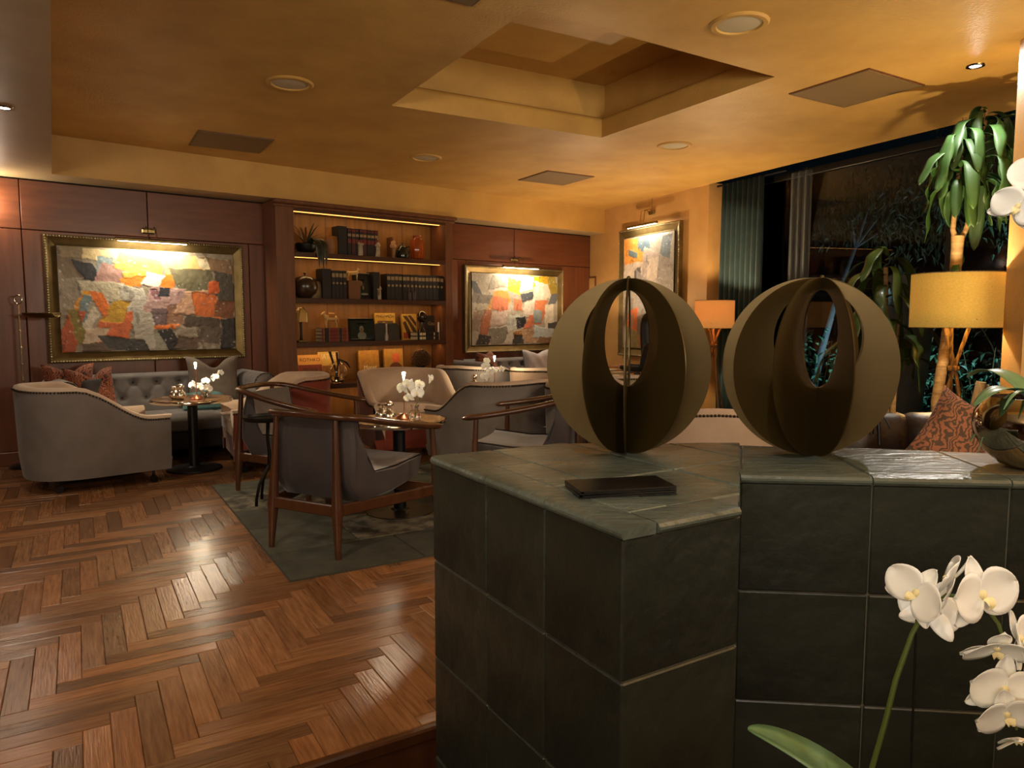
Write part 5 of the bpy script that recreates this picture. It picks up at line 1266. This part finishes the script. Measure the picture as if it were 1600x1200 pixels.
obj('head', G().ball((0,0,.17),.062,18,12,(.9,1,1.15)).ball((0,-.06,.16),.012,8,6).ball((0,-.052,.135),.018,8,6,(1,.6,.5)).ball((-.058,0,.165),.014,8,6,(.4,.8,1.2)).ball((.058,0,.165),.014,8,6,(.4,.8,1.2)), m, t, smooth=180); obj('neck', G().lathe([(0,0),(.05,0),(.045,.02),(.028,.05),(.028,.12)],16), m, t, smooth=60)
one('candle','slim ivory candle standing beside the dark head','candle',G().lathe([(0,0),(.012,0),(.010,.2),(.004,.205),(0,.205)],12),M_white,2,685,.14)
one('bottle','small blue and white bottle between the stone bookends','bottle',G().lathe([(0,0),(.02,0),(.022,.05),(.012,.09),(.012,.19),(0,.19)],14),mat('blue_white','#9a8f80',.3),2,603.5,.05)
t = put('toy_plane','little wooden model aeroplane on a stick above the stone bookends','model',2,600,.12,None,.5,.197)
obj('fuselage', G().tube([(-.05,0,.07),(.05,0,.085)],[.006,.011],8), M_fig, t); obj('wing', G().box((.01,0,.082),(.02,.12,.004),.001), M_fig, t); obj('tail', G().box((-.045,0,.08),(.012,.04,.003)), M_fig, t); obj('post', G().tube([(0,0,0),(0,0,.075)],.003,6), M_fig, t); obj('foot', G().lathe([(0,0),(.02,0),(.02,.006),(0,.006)],12), M_fig, t)
# fourth shelf
t = face_book(3,484,.27,.305,'art book with an orange and rust cover at the left end of the fourth shelf',Mcov('or','#c48a3f'),.2,.1); text('ROTHKO',.052,ink,t,(0,-.0025,.235),font_scale=1.05); plate(t,(.0,.105),(.262,.19),Mcov('rst','#7a2f14','#6a2610')); plate(t,(.01,.115),(.18,.11),Mcov('rs3','#a0582a')); o = plate(t,(.01,.12),(.15,.07),Mcov('rs2','#5a2a12')); o.location.y = -.0012
t = face_book(3,513,.24,.33,'cream art book with big letters behind the orange one, fourth shelf',Mcov('crm','#c9a052'),.26,.08); text('MATISSE',.085,cream,t,(.0,-.0025,.25),font_scale=.75); plate(t,(0,.1),(.2,.16),Mcov('crm2','#9a6a30','#7a4a20'))
t = face_book(3,577,.25,.335,'golden art book standing left of the middle of the fourth shelf',Mcov('gold','#a8782f','#8a5c20'),.2,.1); text('Monet',.062,cream,t,(.01,-.0025,.125)); plate(t,(0,.085),(.2,.003),cream)
t = face_book(3,616,.245,.345,'golden art book with a dark oval and red flower on its cover',Mcov('gold2','#a87c34','#8f6526'),.2,.1)
n = 24; g = G().prism([(.02+.09*cos(2*pi*k/n),.10+.09*sin(2*pi*k/n)) for k in range(n)],-.0006,.0006).xf(Matrix.Rotation(pi/2,4,'X')); obj('cover_print', g, Mcov('ov','#4a2410','#6d3a18',wave=8,ns=30), t, smooth=0, loc=(0,-.0022,0)); 
for k in range(6):
    a = k*1.05; g = G().ball((.03+.03*cos(a),0,.24+.035*sin(a)),.025,8,5,(1,.04,1)); obj('cover_print', g, Mcov('flw','#b5522c'), t, loc=(0,-.0024,0))
text('CARMONE',.04,cream,t,(.02,-.0036,.065))
t = put('glass_vase','round clear glass vase with dark pods and twigs on the fourth shelf','vase',3,525,.10)
pr = [(0,.0),(.05,0),(.055,.012),(.085,.04),(.115,.09),(.118,.13),(.1,.18),(.06,.215),(.05,.225),(.054,.235)]
obj('glass_body', G().lathe(pr+[(r_-.004,z_) for r_,z_ in pr[::-1][:-2]]+[(0,.006)],28), M_glass, t, smooth=60)
md = mat('dark_pod','#2c180c',.35,coat=.3)
for k, pts in enumerate((((-.02,0,.03),(.0,0,.15),(.03,0,.25),(.11,0,.22),(.15,-.01,.16)),((.02,.01,.03),(-.02,0,.15),(-.06,.0,.27),(-.08,0,.34)),((0,0,.04),(.02,.02,.2),(.0,.0,.33)))):
    obj('pod', G().tube(pts,[.006]+[.010,.014,.016,.008][:len(pts)-1],8), md, t, smooth=60)
obj('water', G().lathe([(0,.008),(.05,.012),(.08,.042),(.1,.07),(0,.07)],24), M_glass, t)
t = put('flower_dome','dome of small dried brown flowers in a dark pot on two books','plant',3,657,.13,None,0,.07)
obj('pot', G().lathe([(0,0),(.05,0),(.065,.05),(.06,.055),(0,.05)],20), M_black, t)
g = G(); 
for k in range(420):
    z_ = 1-2*(k+.5)/420*.82; a = k*2.39996; r_ = sqrt(max(0,1-z_*z_)); q_ = .112*R.uniform(.93,1.05); g.ball((q_*r_*cos(a),q_*r_*sin(a),.145+q_*z_),.0085,5,3)
stuff(obj('blossoms', g, mat('dried_flower','#6b4423',.7,col2='#3a2312',nscale=60), t, smooth=180)); obj('dome_core', G().ball((0,0,.145),.10,16,10), mat('dome_core','#140c07',.9), t)
for k in range(2):
    t = put('book','pale-edged book lying %s of two beneath the flower dome'%(['lower','upper'][k]),'book',3,660,.12,'books stacked under the flower dome',0,.034*k)
    g = G().box((0,0,.002),(.27,.19,.004),.0015); g.box((0,0,.031),(.27,.19,.004),.0015); g.box((-.133,0,.0165),(.005,.19,.033),.002); obj('cover', g, bk, t); obj('pages', G().box((.003,0,.0165),(.262,.182,.025)), M_paper, t, smooth=0)
# bottom shelf
t = put('rosette','dark carved rosette of petals on the bottom shelf','ornament',4,571,.12); m = mat('dark_rosette','#1f120b',.5)
for k in range(16):
    a = k*2.4; ln = .05+.05*(k/16); g = strap_leaf(ln*1.6,.06,1.6-.9*k/16,.5); leaf_obj(g, m, t, (0,0,.13), a, name='petal')
obj('base', G().lathe([(0,0),(.06,0),(.05,.05),(.035,.1),(.05,.14),(0,.145)],16), m, t)
one('book','large pale book standing at the right end of the bottom shelf','book',G().box((0,0,.17),(.03,.2,.34),.003),M_paper,4,682,.15)
# ------------------------------------------------------------------ floor lamps
M_rope = mat('rope_wrap','#7d6038',.8,col2='#563e20',nscale=60,wave=1.5,stretch=(.3,.3,3),bump=.5,bscale=80)
MATS_SH = {}
def shade_mat(name, c, k):
    m = MATS_SH[name] = bpy.data.materials.new(name); m.use_nodes = True; nt = m.node_tree; N = nt.nodes; L = nt.links; N.clear()
    o = N.new('ShaderNodeOutputMaterial'); d = N.new('ShaderNodeBsdfDiffuse'); tl = N.new('ShaderNodeBsdfTranslucent'); mx = N.new('ShaderNodeMixShader'); em = N.new('ShaderNodeEmission'); ad = N.new('ShaderNodeAddShader')
    tx = N.new('ShaderNodeTexNoise'); tc = N.new('ShaderNodeTexCoord'); mp = N.new('ShaderNodeMapping'); mp.inputs['Scale'].default_value = (60,60,160); L.new(tc.outputs['Object'], mp.inputs[0]); L.new(mp.outputs[0], tx.inputs['Vector']); tx.inputs['Scale'].default_value = 1.5
    mm = N.new('ShaderNodeMix'); mm.data_type = 'RGBA'; mm.inputs[6].default_value = hx(c,.75); mm.inputs[7].default_value = hx(c,1.2); L.new(tx.outputs['Fac'], mm.inputs[0])
    for s_ in (d, tl): L.new(mm.outputs[2], s_.inputs['Color'])
    mx.inputs[0].default_value = .06; L.new(d.outputs[0], mx.inputs[1]); L.new(tl.outputs[0], mx.inputs[2])
    L.new(mm.outputs[2], em.inputs[0]); em.inputs[1].default_value = k; L.new(mx.outputs[0], ad.inputs[0]); L.new(em.outputs[0], ad.inputs[1]); L.new(ad.outputs[0], o.inputs[0]); return m
def tripod_lamp(label, x, y, zb_, zt_, r, m, power, col, rot=0, cross=.98):
    t = thing('tripod_lamp', label, 'lamp', (x,y,0), rot, 'tripod floor lamps')
    s_ = obj('lamp_shade', G().surf(lambda u,v: (r*cos(2*pi*u), r*sin(2*pi*u), zb_+(zt_-zb_)*v), 64, 4, cu=True), m, t, smooth=180); solid(s_, .003)
    for z in (zb_, zt_): obj('shade_rim', G().surf(lambda u,v: ((r+.0025*cos(2*pi*v))*cos(2*pi*u),(r+.0025*cos(2*pi*v))*sin(2*pi*u),z+.0025*sin(2*pi*v)),64,6,cu=True,cv=True), M_rope, t, smooth=180)
    for k in range(3):
        a = k*2*pi/3 + .5; off = Vector((cos(a+pi/2), sin(a+pi/2),0))*.012
        b_ = Vector((.24*cos(a),.24*sin(a),0)); c_ = Vector((0,0,cross))+off; tp = Vector((-.085*cos(a),-.085*sin(a),zb_+.05))+off
        g = G().tube([b_, b_.lerp(c_,.5), c_, tp], .011, 10)
        obj('leg', g, M_rope, t, smooth=60)
    obj('binding', G().lathe([(.03,-.016),(.034,-.01),(.034,.01),(.03,.016),(.03,-.016)],20,(0,0,cross)), M_rope, t)
    g = G().tube([(0,0,zb_+.02),(0,0,zb_+.1)],.015,12); 
    for k in range(3): a = k*2*pi/3; g.tube([(0,0,zb_+.05),(r*cos(a),r*sin(a),zb_+.05)],.003,6)
    obj('socket', g, M_black, t); obj('bulb', G().ball((0,0,zb_+.14),.032,16,10,(1,1,1.3)), mat('warm_bulb','#fff',.3,emit='#ffc878',estr=20), t, smooth=180)
    lamp('POINT', 'shade_light', (x,y,zb_+.19), power, col, size=.03)
tripod_lamp('tripod floor lamp with a mustard drum shade beside the tall plant', 2.665,4.36,1.205,1.525,.247, shade_mat('mustard_linen','#dbb354',.26), 60, (1,.78,.45), .4, .96)
tripod_lamp('tripod floor lamp with an orange drum shade between the globes', 2.09,7.5,1.165,1.45,.20, shade_mat('orange_linen','#e09a4e',.45), 80, (1,.72,.4), .1, .99)
tripod_lamp('hidden tripod floor lamp added in the far corner behind the left globe', .88,8.90,1.0,1.22,.17, MATS_SH['orange_linen'], 70, (1,.74,.45), .9, .85)  # unseen lamp added to account for the bright far corner
# reading lamp at the left
t = thing('reading_lamp','slim bamboo-jointed metal reading lamp beside the left armchair','lamp',(-4.14,6.10,0))
obj('base', G().lathe([(0,0),(.13,0),(.135,.008),(.12,.02),(.02,.035),(0,.035)],36), M_bronze, t)
obj('pole', G().tube([(0,0,.03),(0,0,1.38)],.0085,10), M_silver, t); g = G()
for k in range(9): g.ball((0,0,.18+.14*k),.0125,10,6,(1,1,.6))
obj('joint', g, M_silver, t); g = G().surf(lambda u,v: ((.033+.006*cos(2*pi*v))*cos(2*pi*u), .006*sin(2*pi*v), 1.42+(.036+.006*cos(2*pi*v))*sin(2*pi*u)),24,8,cu=True,cv=True); obj('finial_ring', g, M_silver, t, smooth=180)
obj('arm', G().tube([(0,0,1.285),(.12,-.05,1.285),(.17,-.07,1.29)],.006,8), M_silver, t)
def boat(u, v):
    a = pi*v; x_ = .10+.26*u; k = .055*(1-.25*(u*2-1)**2); return (x_, -.06+k*cos(a)*1.3, 1.31-.75*k*sin(a)*(1+.2*u))
o = solid(obj('lamp_shade', G().surf(boat, 20, 14), M_brassy, t, smooth=180), .003); obj('bulb', G().tube([(.16,-.06,1.285),(.30,-.06,1.285)],.008,10), M_white, t)
# bright wall spotlight at the left edge
t = thing('wall_spotlight','bright curved-arm chrome spotlight at the upper left edge','lamp',(-4.45,6.28,2.40))
obj('arm', G().tube([(-.1,.1,.0),(-.06,.0,.045),(.0,-.05,.05),(.04,-.06,.02),(.045,-.06,-.02)],.008,8), M_chrome, t); obj('head', G().tube([(.045,-.06,-.0),(.04,-.06,-.07)],[.02,.03],14), M_chrome, t)
obj('bulb', G().tube([(.04,-.06,-.066),(.038,-.06,-.1)],[.024,.026],14), mat('spot_on','#fff',.3,emit='#ffe2b5',estr=30), t); obj('rose', G().lathe([(0,0),(.04,0),(.04,.02),(0,.02)],20,(-.1,.1,-.01)), M_chrome, t)

# ------------------------------------------------------------------ tall plant by the window
pt = thing('corn_plant','tall indoor plant with forked canes and drooping glossy leaves beside the mustard lamp','plant',(2.93,4.86,0))
obj('pot', G().lathe([(0,0),(.15,0),(.19,.32),(.2,.34),(.19,.35),(.17,.33),(0,.3)],36), mat('dark_planter','#241a15',.5), pt)
obj('soil', G().lathe([(0,.31),(.165,.31),(.165,.3),(0,.3)],24), M_soil, pt)
tr_ = [(-.04,0,.3),(-.06,0,.7),(-.03,-.02,1.1),(.0,-.03,1.5),(.0,-.04,1.72),(.0,-.04,1.80)]
obj('trunk', G().tube(tr_,[.036,.034,.034,.035,.036,.04],14), M_cane, pt, smooth=60)
obj('cane', G().tube([(-.01,-.04,1.77),(-.035,-.04,1.84),(-.03,-.05,2.05),(-.02,-.06,2.3),(-.01,-.06,2.55)],[.02,.016,.015,.014,.011],12), M_cane, pt, smooth=60)
obj('cane', G().tube([(.01,-.04,1.77),(.05,-.04,1.84),(.07,-.05,1.95),(.10,-.06,2.2),(.13,-.06,2.6)],[.02,.016,.015,.013,.011],12), M_cane, pt, smooth=60)
def droop_leaf(L_, w_, out, rise, k, wav):
    """leaf that rises a little, arches over and hangs; local +Y is outwards"""
    n = 16; pts = []; y_, z_, an = 0, 0, .9+rise
    for i in range(n):
        pts.append((y_, z_)); an = max(an - (.62*k if i < 7 else .10), -1.5); y_ += cos(an)*L_/n*out; z_ += sin(an)*L_/n
    def fn(u, v):
        i = u*(n-1); a = int(min(i, n-2)); f = i-a; y0 = pts[a][0]*(1-f)+pts[a+1][0]*f; z0 = pts[a][1]*(1-f)+pts[a+1][1]*f
        ww = w_/2*(sin(pi*min(1,.05+.93*u**1.5))**.6) if u < 1 else 0.001
        x_ = (v*2-1)*ww + wav*.02*sin(u*4); return (x_, y0 - abs(v*2-1)*ww*.25 + wav*.018*sin(u*16+v*2)*abs(v*2-1), z0 + abs(v*2-1)*ww*.12)
    return G().surf(fn, 18, 5)
rl2 = random.Random(21)
def crown(cx, cy, cz, n, L0, L1, w_, spread=1.0, bias=None, m=M_leaf, dz=.35, k0=.9, k1=1.2):
    for k in range(n):
        yaw = k*2.4 + rl2.uniform(-.3,.3)
        L_ = rl2.uniform(L0, L1); h_ = -dz*(k/n)
        leaf_obj(droop_leaf(L_, w_*rl2.uniform(.85,1.15), spread*rl2.uniform(.6,1.1), rl2.uniform(-.3,.3), rl2.uniform(k0,k1), rl2.uniform(-1,1)), m, pt, (cx,cy,cz+h_), yaw, 0, .001)
crown(-.03,-.06,2.50,27,.30,.56,.078,1.15,dz=.44,k0=.36,k1=.62); crown(.12,-.06,2.60,27,.32,.60,.078,1.15,dz=.50,k0=.36,k1=.62)
crown(-.0,-.05,1.78,2,.3,.42,.085,.7)
pl2 = thing('corn_plant','dark bushy plant with long arching leaves between the right globe and mustard lamp','plant',(2.72,5.12,0))
obj('pot', G().lathe([(0,0),(.13,0),(.16,.28),(.165,.3),(.15,.3),(.14,.28),(0,.27)],32), MATS['dark_planter'], pl2); pt_keep = pt; pt = pl2
for x_, h_ in ((-.1,1.62),(.0,1.25),(-.16,1.3)):
    obj('cane', G().tube([(x_*.3,0,.25),(x_*.6,.01,h_*.5),(x_,0,h_)],[.022,.02,.015],10), M_cane, pl2, smooth=60)
M_leafd = mat('olive_leaf','#33491c',.42,col2='#26390f',nscale=5,coat=.15,rand=.25)  # dark olive green of the bushy plant's own leaves
crown(-.1,0,1.72,13,.4,.62,.08,1.3,m=M_leafd,k0=.3,k1=.6); crown(.0,0,1.25,11,.35,.55,.07,1.4,m=M_leafd,k0=.3,k1=.6); crown(-.16,0,1.4,12,.4,.62,.07,1.4,m=M_leafd,k0=.3,k1=.7)
pt = pt_keep
g = G().tube([(0,0,0),(.02,0,.3),(-.01,.02,.6),(.01,.0,.86)],[.06,.05,.045,.03],9); g.tube([(.02,0,.4),(.06,0,.7),(.055,.01,.84)],[.03,.025,.015],7)
o = tag(obj('driftwood', g, mat('driftwood','#8a7a60',.85,col2='#5d4f3b',nscale=9,stretch=(4,4,.6),bump=.4), smooth=60), 'pale driftwood stump standing behind the mustard lamp legs', 'driftwood'); o.location = (2.62,4.72,0) if False else (2.96,4.56,0); 
# ------------------------------------------------------------------ the garden behind the glass
gd = structure(obj('ground', G().box((8,11,-.35),(20,22,.3)), mat('garden_soil','#1c2014',.95,col2='#0f120b',nscale=3)))
gd['kind'] = 'structure'
def shrub(label, x, y, z, r, h_, n, ls, m, seed, stems=6, group='garden shrubs', name='garden_shrub'):
    rr = random.Random(seed); t = thing(name, label, 'shrub', (x,y,z), 0, group); g = G(); gs = G()
    for k in range(stems):
        a = rr.uniform(0,6.3); gs.tube([(0,0,0),(r*.3*cos(a),r*.3*sin(a),h_*.5),(r*.7*cos(a),r*.7*sin(a),h_*.9)],[.012,.009,.004],5)
    obj('stems', gs, M_cane, t)
    for k in range(n):
        a = rr.uniform(0,6.3); q_ = rr.random()**.5; zz = rr.uniform(.1,1); p = Vector((r*q_*cos(a), r*q_*sin(a), h_*zz*(1-.35*q_*q_)))
        Mx = Matrix.Translation(p) @ Matrix.Rotation(rr.uniform(0,6.3),4,'Z') @ Matrix.Rotation(rr.uniform(-.9,.5),4,'X'); L_ = ls*rr.uniform(.7,1.2); w_ = L_*.36
        g.add([Mx @ Vector(v_) for v_ in ((0,0,0),(-w_/2,L_*.45,.01),(0,L_*.5,-.008),(w_/2,L_*.45,.01),(0,L_,-.02))],[(0,2,1),(0,3,2),(1,2,4),(2,3,4)])
    stuff(obj('foliage', g, m, t, smooth=0)); return t
M_gl = mat('garden_leaf','#5f8a6a',.5,rand=.2); M_gl2 = mat('garden_leaf_dark','#33422c',.55,rand=.2)
shrub('low bushy garden shrub lit cool beyond the glass, right of the mustard lamp',4.55,6.9,-.2,.55,1.3,420,.11,M_gl,1)
shrub('low garden shrub seen through the right globe',3.65,8.6,-.2,.6,1.35,420,.11,M_gl,2)
shrub('garden shrub between the right globe and the bushy plant',4.25,7.8,-.2,.6,1.4,420,.11,M_gl,3)
shrub('dark garden shrub far behind the glass',6.8,9.6,-.2,1.2,2.2,600,.12,M_gl2,4)
def tree(label, x, y, pts, r0, crowns, m, seed, n, ls):
    rr = random.Random(seed); t = thing('garden_tree', label, 'tree', (x,y,-.2), 0, 'garden trees'); obj('trunk', G().tube(pts,[r0*(1-.7*i/(len(pts)-1)) for i in range(len(pts))],10), mat('pale_bark','#6f7a80',.8,col2='#4b5357',nscale=10), t, smooth=60)
    g = G(); gb = G(); tip = Vector(pts[-1])
    for cx, cy, cz, cr in crowns:
        gb.tube([pts[-2], tuple(tip.lerp(Vector((cx,cy,cz)),.5)), (cx,cy,cz)],[r0*.4,r0*.25,r0*.1],6)
        for k in range(n):
            d_ = Vector((rr.gauss(0,1),rr.gauss(0,1),rr.gauss(0,1)*.8)); d_ = d_.normalized()*cr*rr.random()**.4; p = Vector((cx,cy,cz))+d_
            Mx = Matrix.Translation(p) @ Matrix.Rotation(rr.uniform(0,6.3),4,'Z') @ Matrix.Rotation(rr.uniform(-1.6,-.3),4,'X'); L_ = ls*rr.uniform(.7,1.2); w_ = L_*.28
            g.add([Mx @ Vector(v_) for v_ in ((0,0,0),(-w_/2,L_*.45,.01),(0,L_*.5,-.008),(w_/2,L_*.45,.01),(0,L_,-.02))],[(0,2,1),(0,3,2),(1,2,4),(2,3,4)])
    obj('branches', gb, mat('pale_bark','#6f7a80'), t); stuff(obj('foliage', g, m, t, smooth=0)); return t
tree('slender leaning garden tree with pale trunk beyond the glass',4.2,9.6,[(-.25,0,0),(-.1,0,1.0),(.1,0,1.8),(.3,0,2.4),(.45,0,2.9)],.05,[(.5,.1,3.0,.55),(.0,0,2.75,.35),(.95,0,3.0,.6),(1.3,.2,2.6,.6)],M_gl2,8,330,.13)
tree('large dark garden tree with hanging foliage, right part of the window',5.6,8.0,[(.6,.6,0),(.5,.5,1.5),(.4,.3,3.0),(.3,.2,3.9)],.12,[(-.3,0,3.5,.7),(.3,-.3,3.2,.8),(-.1,-.4,2.5,.6),(.8,0,2.6,.8),(-.5,.2,2.9,.5)],M_gl2,9,420,.13)
g = G().lathe([(0,-.2),(.16,-.2),(.17,-.16),(.13,-.1),(.15,.3),(.21,.9),(.225,1.25),(.20,1.48),(.15,1.57),(.15,1.60),(.19,1.64),(.19,1.67),(.14,1.66),(.12,1.55),(0,1.5)],28)
o = tag(obj('garden_urn', g, mat('pale_stone','#98948c',.85,col2='#6f6b64',nscale=5,bump=.2), smooth=50), 'tall pale stone urn in the garden behind the dark arching leaves','urn'); o.location = (3.78,6.95,0)
# garden wall closes the view
gw = structure(obj('wall_garden', G().box((9.5,11,1.6),(.3,24,4),0), mat('garden_wall','#15100c',.9,col2='#0e0a08',nscale=2)))

# ------------------------------------------------------------------ the seated woman
pr_ = thing('person','person with long black hair in dark clothes seated with their back half turned','person',(1.52,7.95,0),radians(62))
def skin(name, verts, edges, m, parent, sub=2, root=0):
    me = bpy.data.meshes.new(name); me.from_pydata([v_[0] for v_ in verts], edges, []); me.materials.append(m)
    o = bpy.data.objects.new(name, me); COL.objects.link(o); o.parent = parent
    o.modifiers.new('skin','SKIN'); lay = me.skin_vertices[0].data
    for i, v_ in enumerate(verts): lay[i].radius = v_[1] if isinstance(v_[1], tuple) else (v_[1], v_[1])
    lay[root].use_root = True; s_ = o.modifiers.new('smooth','SUBSURF'); s_.levels = s_.render_levels = sub
    for p in me.polygons: p.use_smooth = True
    return o
M_skin = mat('skin','#a8775a',.55,sub=.1); M_cloth = mat('black_cloth','#0d0c0e',.8,sheen=.2); M_hair = mat('black_hair','#070606',.35,stretch=(9,9,.6),bump=.4,bscale=30)
# local +Y is where she faces; seat at .45
vb = [((0,0,.50),(.15,.12)),((0,.0,.66),(.125,.09)),((0,-.02,.84),(.15,.10)),((0,-.02,.96),(.12,.075)),((0,.0,1.04),.05),((0,.015,1.09),.048),
 ((.17,-.02,.95),.055),((.21,.02,.72),.045),((.16,.22,.72),.034),((.13,.30,.735),.026),
 ((-.17,-.02,.95),.055),((-.21,.02,.72),.045),((-.16,.22,.72),.034),((-.13,.30,.735),.026),
 ((.09,.1,.50),.08),((.11,.44,.50),.065),((.11,.46,.28),.052),((.11,.45,.07),.036),((.12,.56,.04),.03),
 ((-.09,.1,.50),.08),((-.11,.44,.50),.065),((-.11,.46,.28),.052),((-.11,.45,.07),.036),((-.12,.56,.04),.03)]
eb = [(0,1),(1,2),(2,3),(3,4),(4,5),(3,6),(6,7),(7,8),(8,9),(3,10),(10,11),(11,12),(12,13),(0,14),(14,15),(15,16),(16,17),(17,18),(0,19),(19,20),(20,21),(21,22),(22,23)]
skin('body', vb, eb, M_cloth, pr_)
hd = G(); 
def headf(u, v):
    th, ph = pi*v, 2*pi*u; x_, y_, z_ = sin(th)*cos(ph)*.074, sin(th)*sin(ph)*.092, -cos(th)*.115
    if z_ < -.02: k = 1-.35*((-.02-z_)/.095)**1.3; x_ *= k; y_ = y_*(k*.9+.1)
    return (x_, .02+y_, 1.19+z_)
hd.surf(headf, 24, 16, cu=True); hd.add([(-.011,.108,1.165),(.011,.108,1.165),(0,.128,1.165),(0,.108,1.205),(0,.112,1.16)],[(0,2,3),(2,1,3),(0,4,2),(4,1,2)])
hd.tube([(0,.005,1.04),(0,.012,1.12)],[.048,.046],12)
for s_ in (-1,1): hd.ball((s_*.074,.01,1.185),.02,8,6,(.4,.8,1.4))
obj('head', hd, M_skin, pr_, smooth=70)
for s_ in (-1,1):
    obj('eye', G().ball((s_*.03,.094,1.192),.011,8,6,(1.2,.6,.7)), mat('eye_dark','#1a1210',.2), pr_)
obj('mouth', G().ball((0,.102,1.135),.018,8,6,(1,.3,.3)), mat('lip_rose','#7d3a35',.5), pr_)
def hair(u, v):
    an = -pi*.16 + u*(pi*1.32) + pi; z_ = 1.315 - v*.56; k = min(1, (v*.56/.11)); dome = sin(min(1,v/.2)*pi/2)
    rx_ = .098*dome + .05*max(0,v-.25); ry = .115*dome + .02*max(0,v-.25); zz = 1.315 - (.125*(1-cos(min(1,v/.2)*pi/2)) + max(0,v-.2)*.56)
    st_ = 1+.02*sin(u*60)+.015*sin(u*23+v*3)
    return (rx_*cos(an)*st_, .012+ry*sin(an)*st_ - .05*max(0,v-.3)*1.2, zz)
solid(obj('hair', G().surf(hair, 60, 24), M_hair, pr_, smooth=180), .03, -1)
for s_ in (-1,1):
    hb_ = Vector((s_*.13,.30,.735)); g = G().ball(tuple(hb_+Vector((0,.045,0))),.036,10,8,(.95,1.25,.42))
    for k, (dx, L_) in enumerate(((-.027,.058),(-.009,.07),(.009,.066),(.027,.052))): 
        b_ = hb_+Vector((dx,.08,0)); g.tube([b_-Vector((0,.02,0)), b_+Vector((0,L_*.5,.004)), b_+Vector((0,L_*.8,-.006)), b_+Vector((0,L_,-.016))],[.009,.0085,.008,.006],8)
    b_ = hb_+Vector((-s_*.03,.03,0)); g.tube([b_, b_+Vector((-s_*.025,.025,.0)), b_+Vector((-s_*.032,.05,-.004))],[.011,.0095,.007],8); obj('hand', g, M_skin, pr_, smooth=70)
g = G().box((-.02,.335,.722),(.01,.01,.004)) 
tub_chair('dark tub armchair under the seated woman', 1.60,7.93, -.88,.47, M_dark, M_dark)
t = tag(obj('menu_card', G().box((0,0,.004),(.2,.14,.007),.001), M_paper), 'pale menu card on the table before the seated woman','card'); t.location = (1.1,7.58,.702); t.rotation_euler = (0,0,.5)
t = tag(obj('dinner_plate', G().lathe([(0,.004),(.07,.004),(.11,.016),(.112,.018),(.07,.008),(0,.008)],28), M_white), 'white plate on the dark table seen through the left globe','plate'); t.location = (1.02,7.78,.702)
for o in PROTO: bpy.data.objects.remove(o)
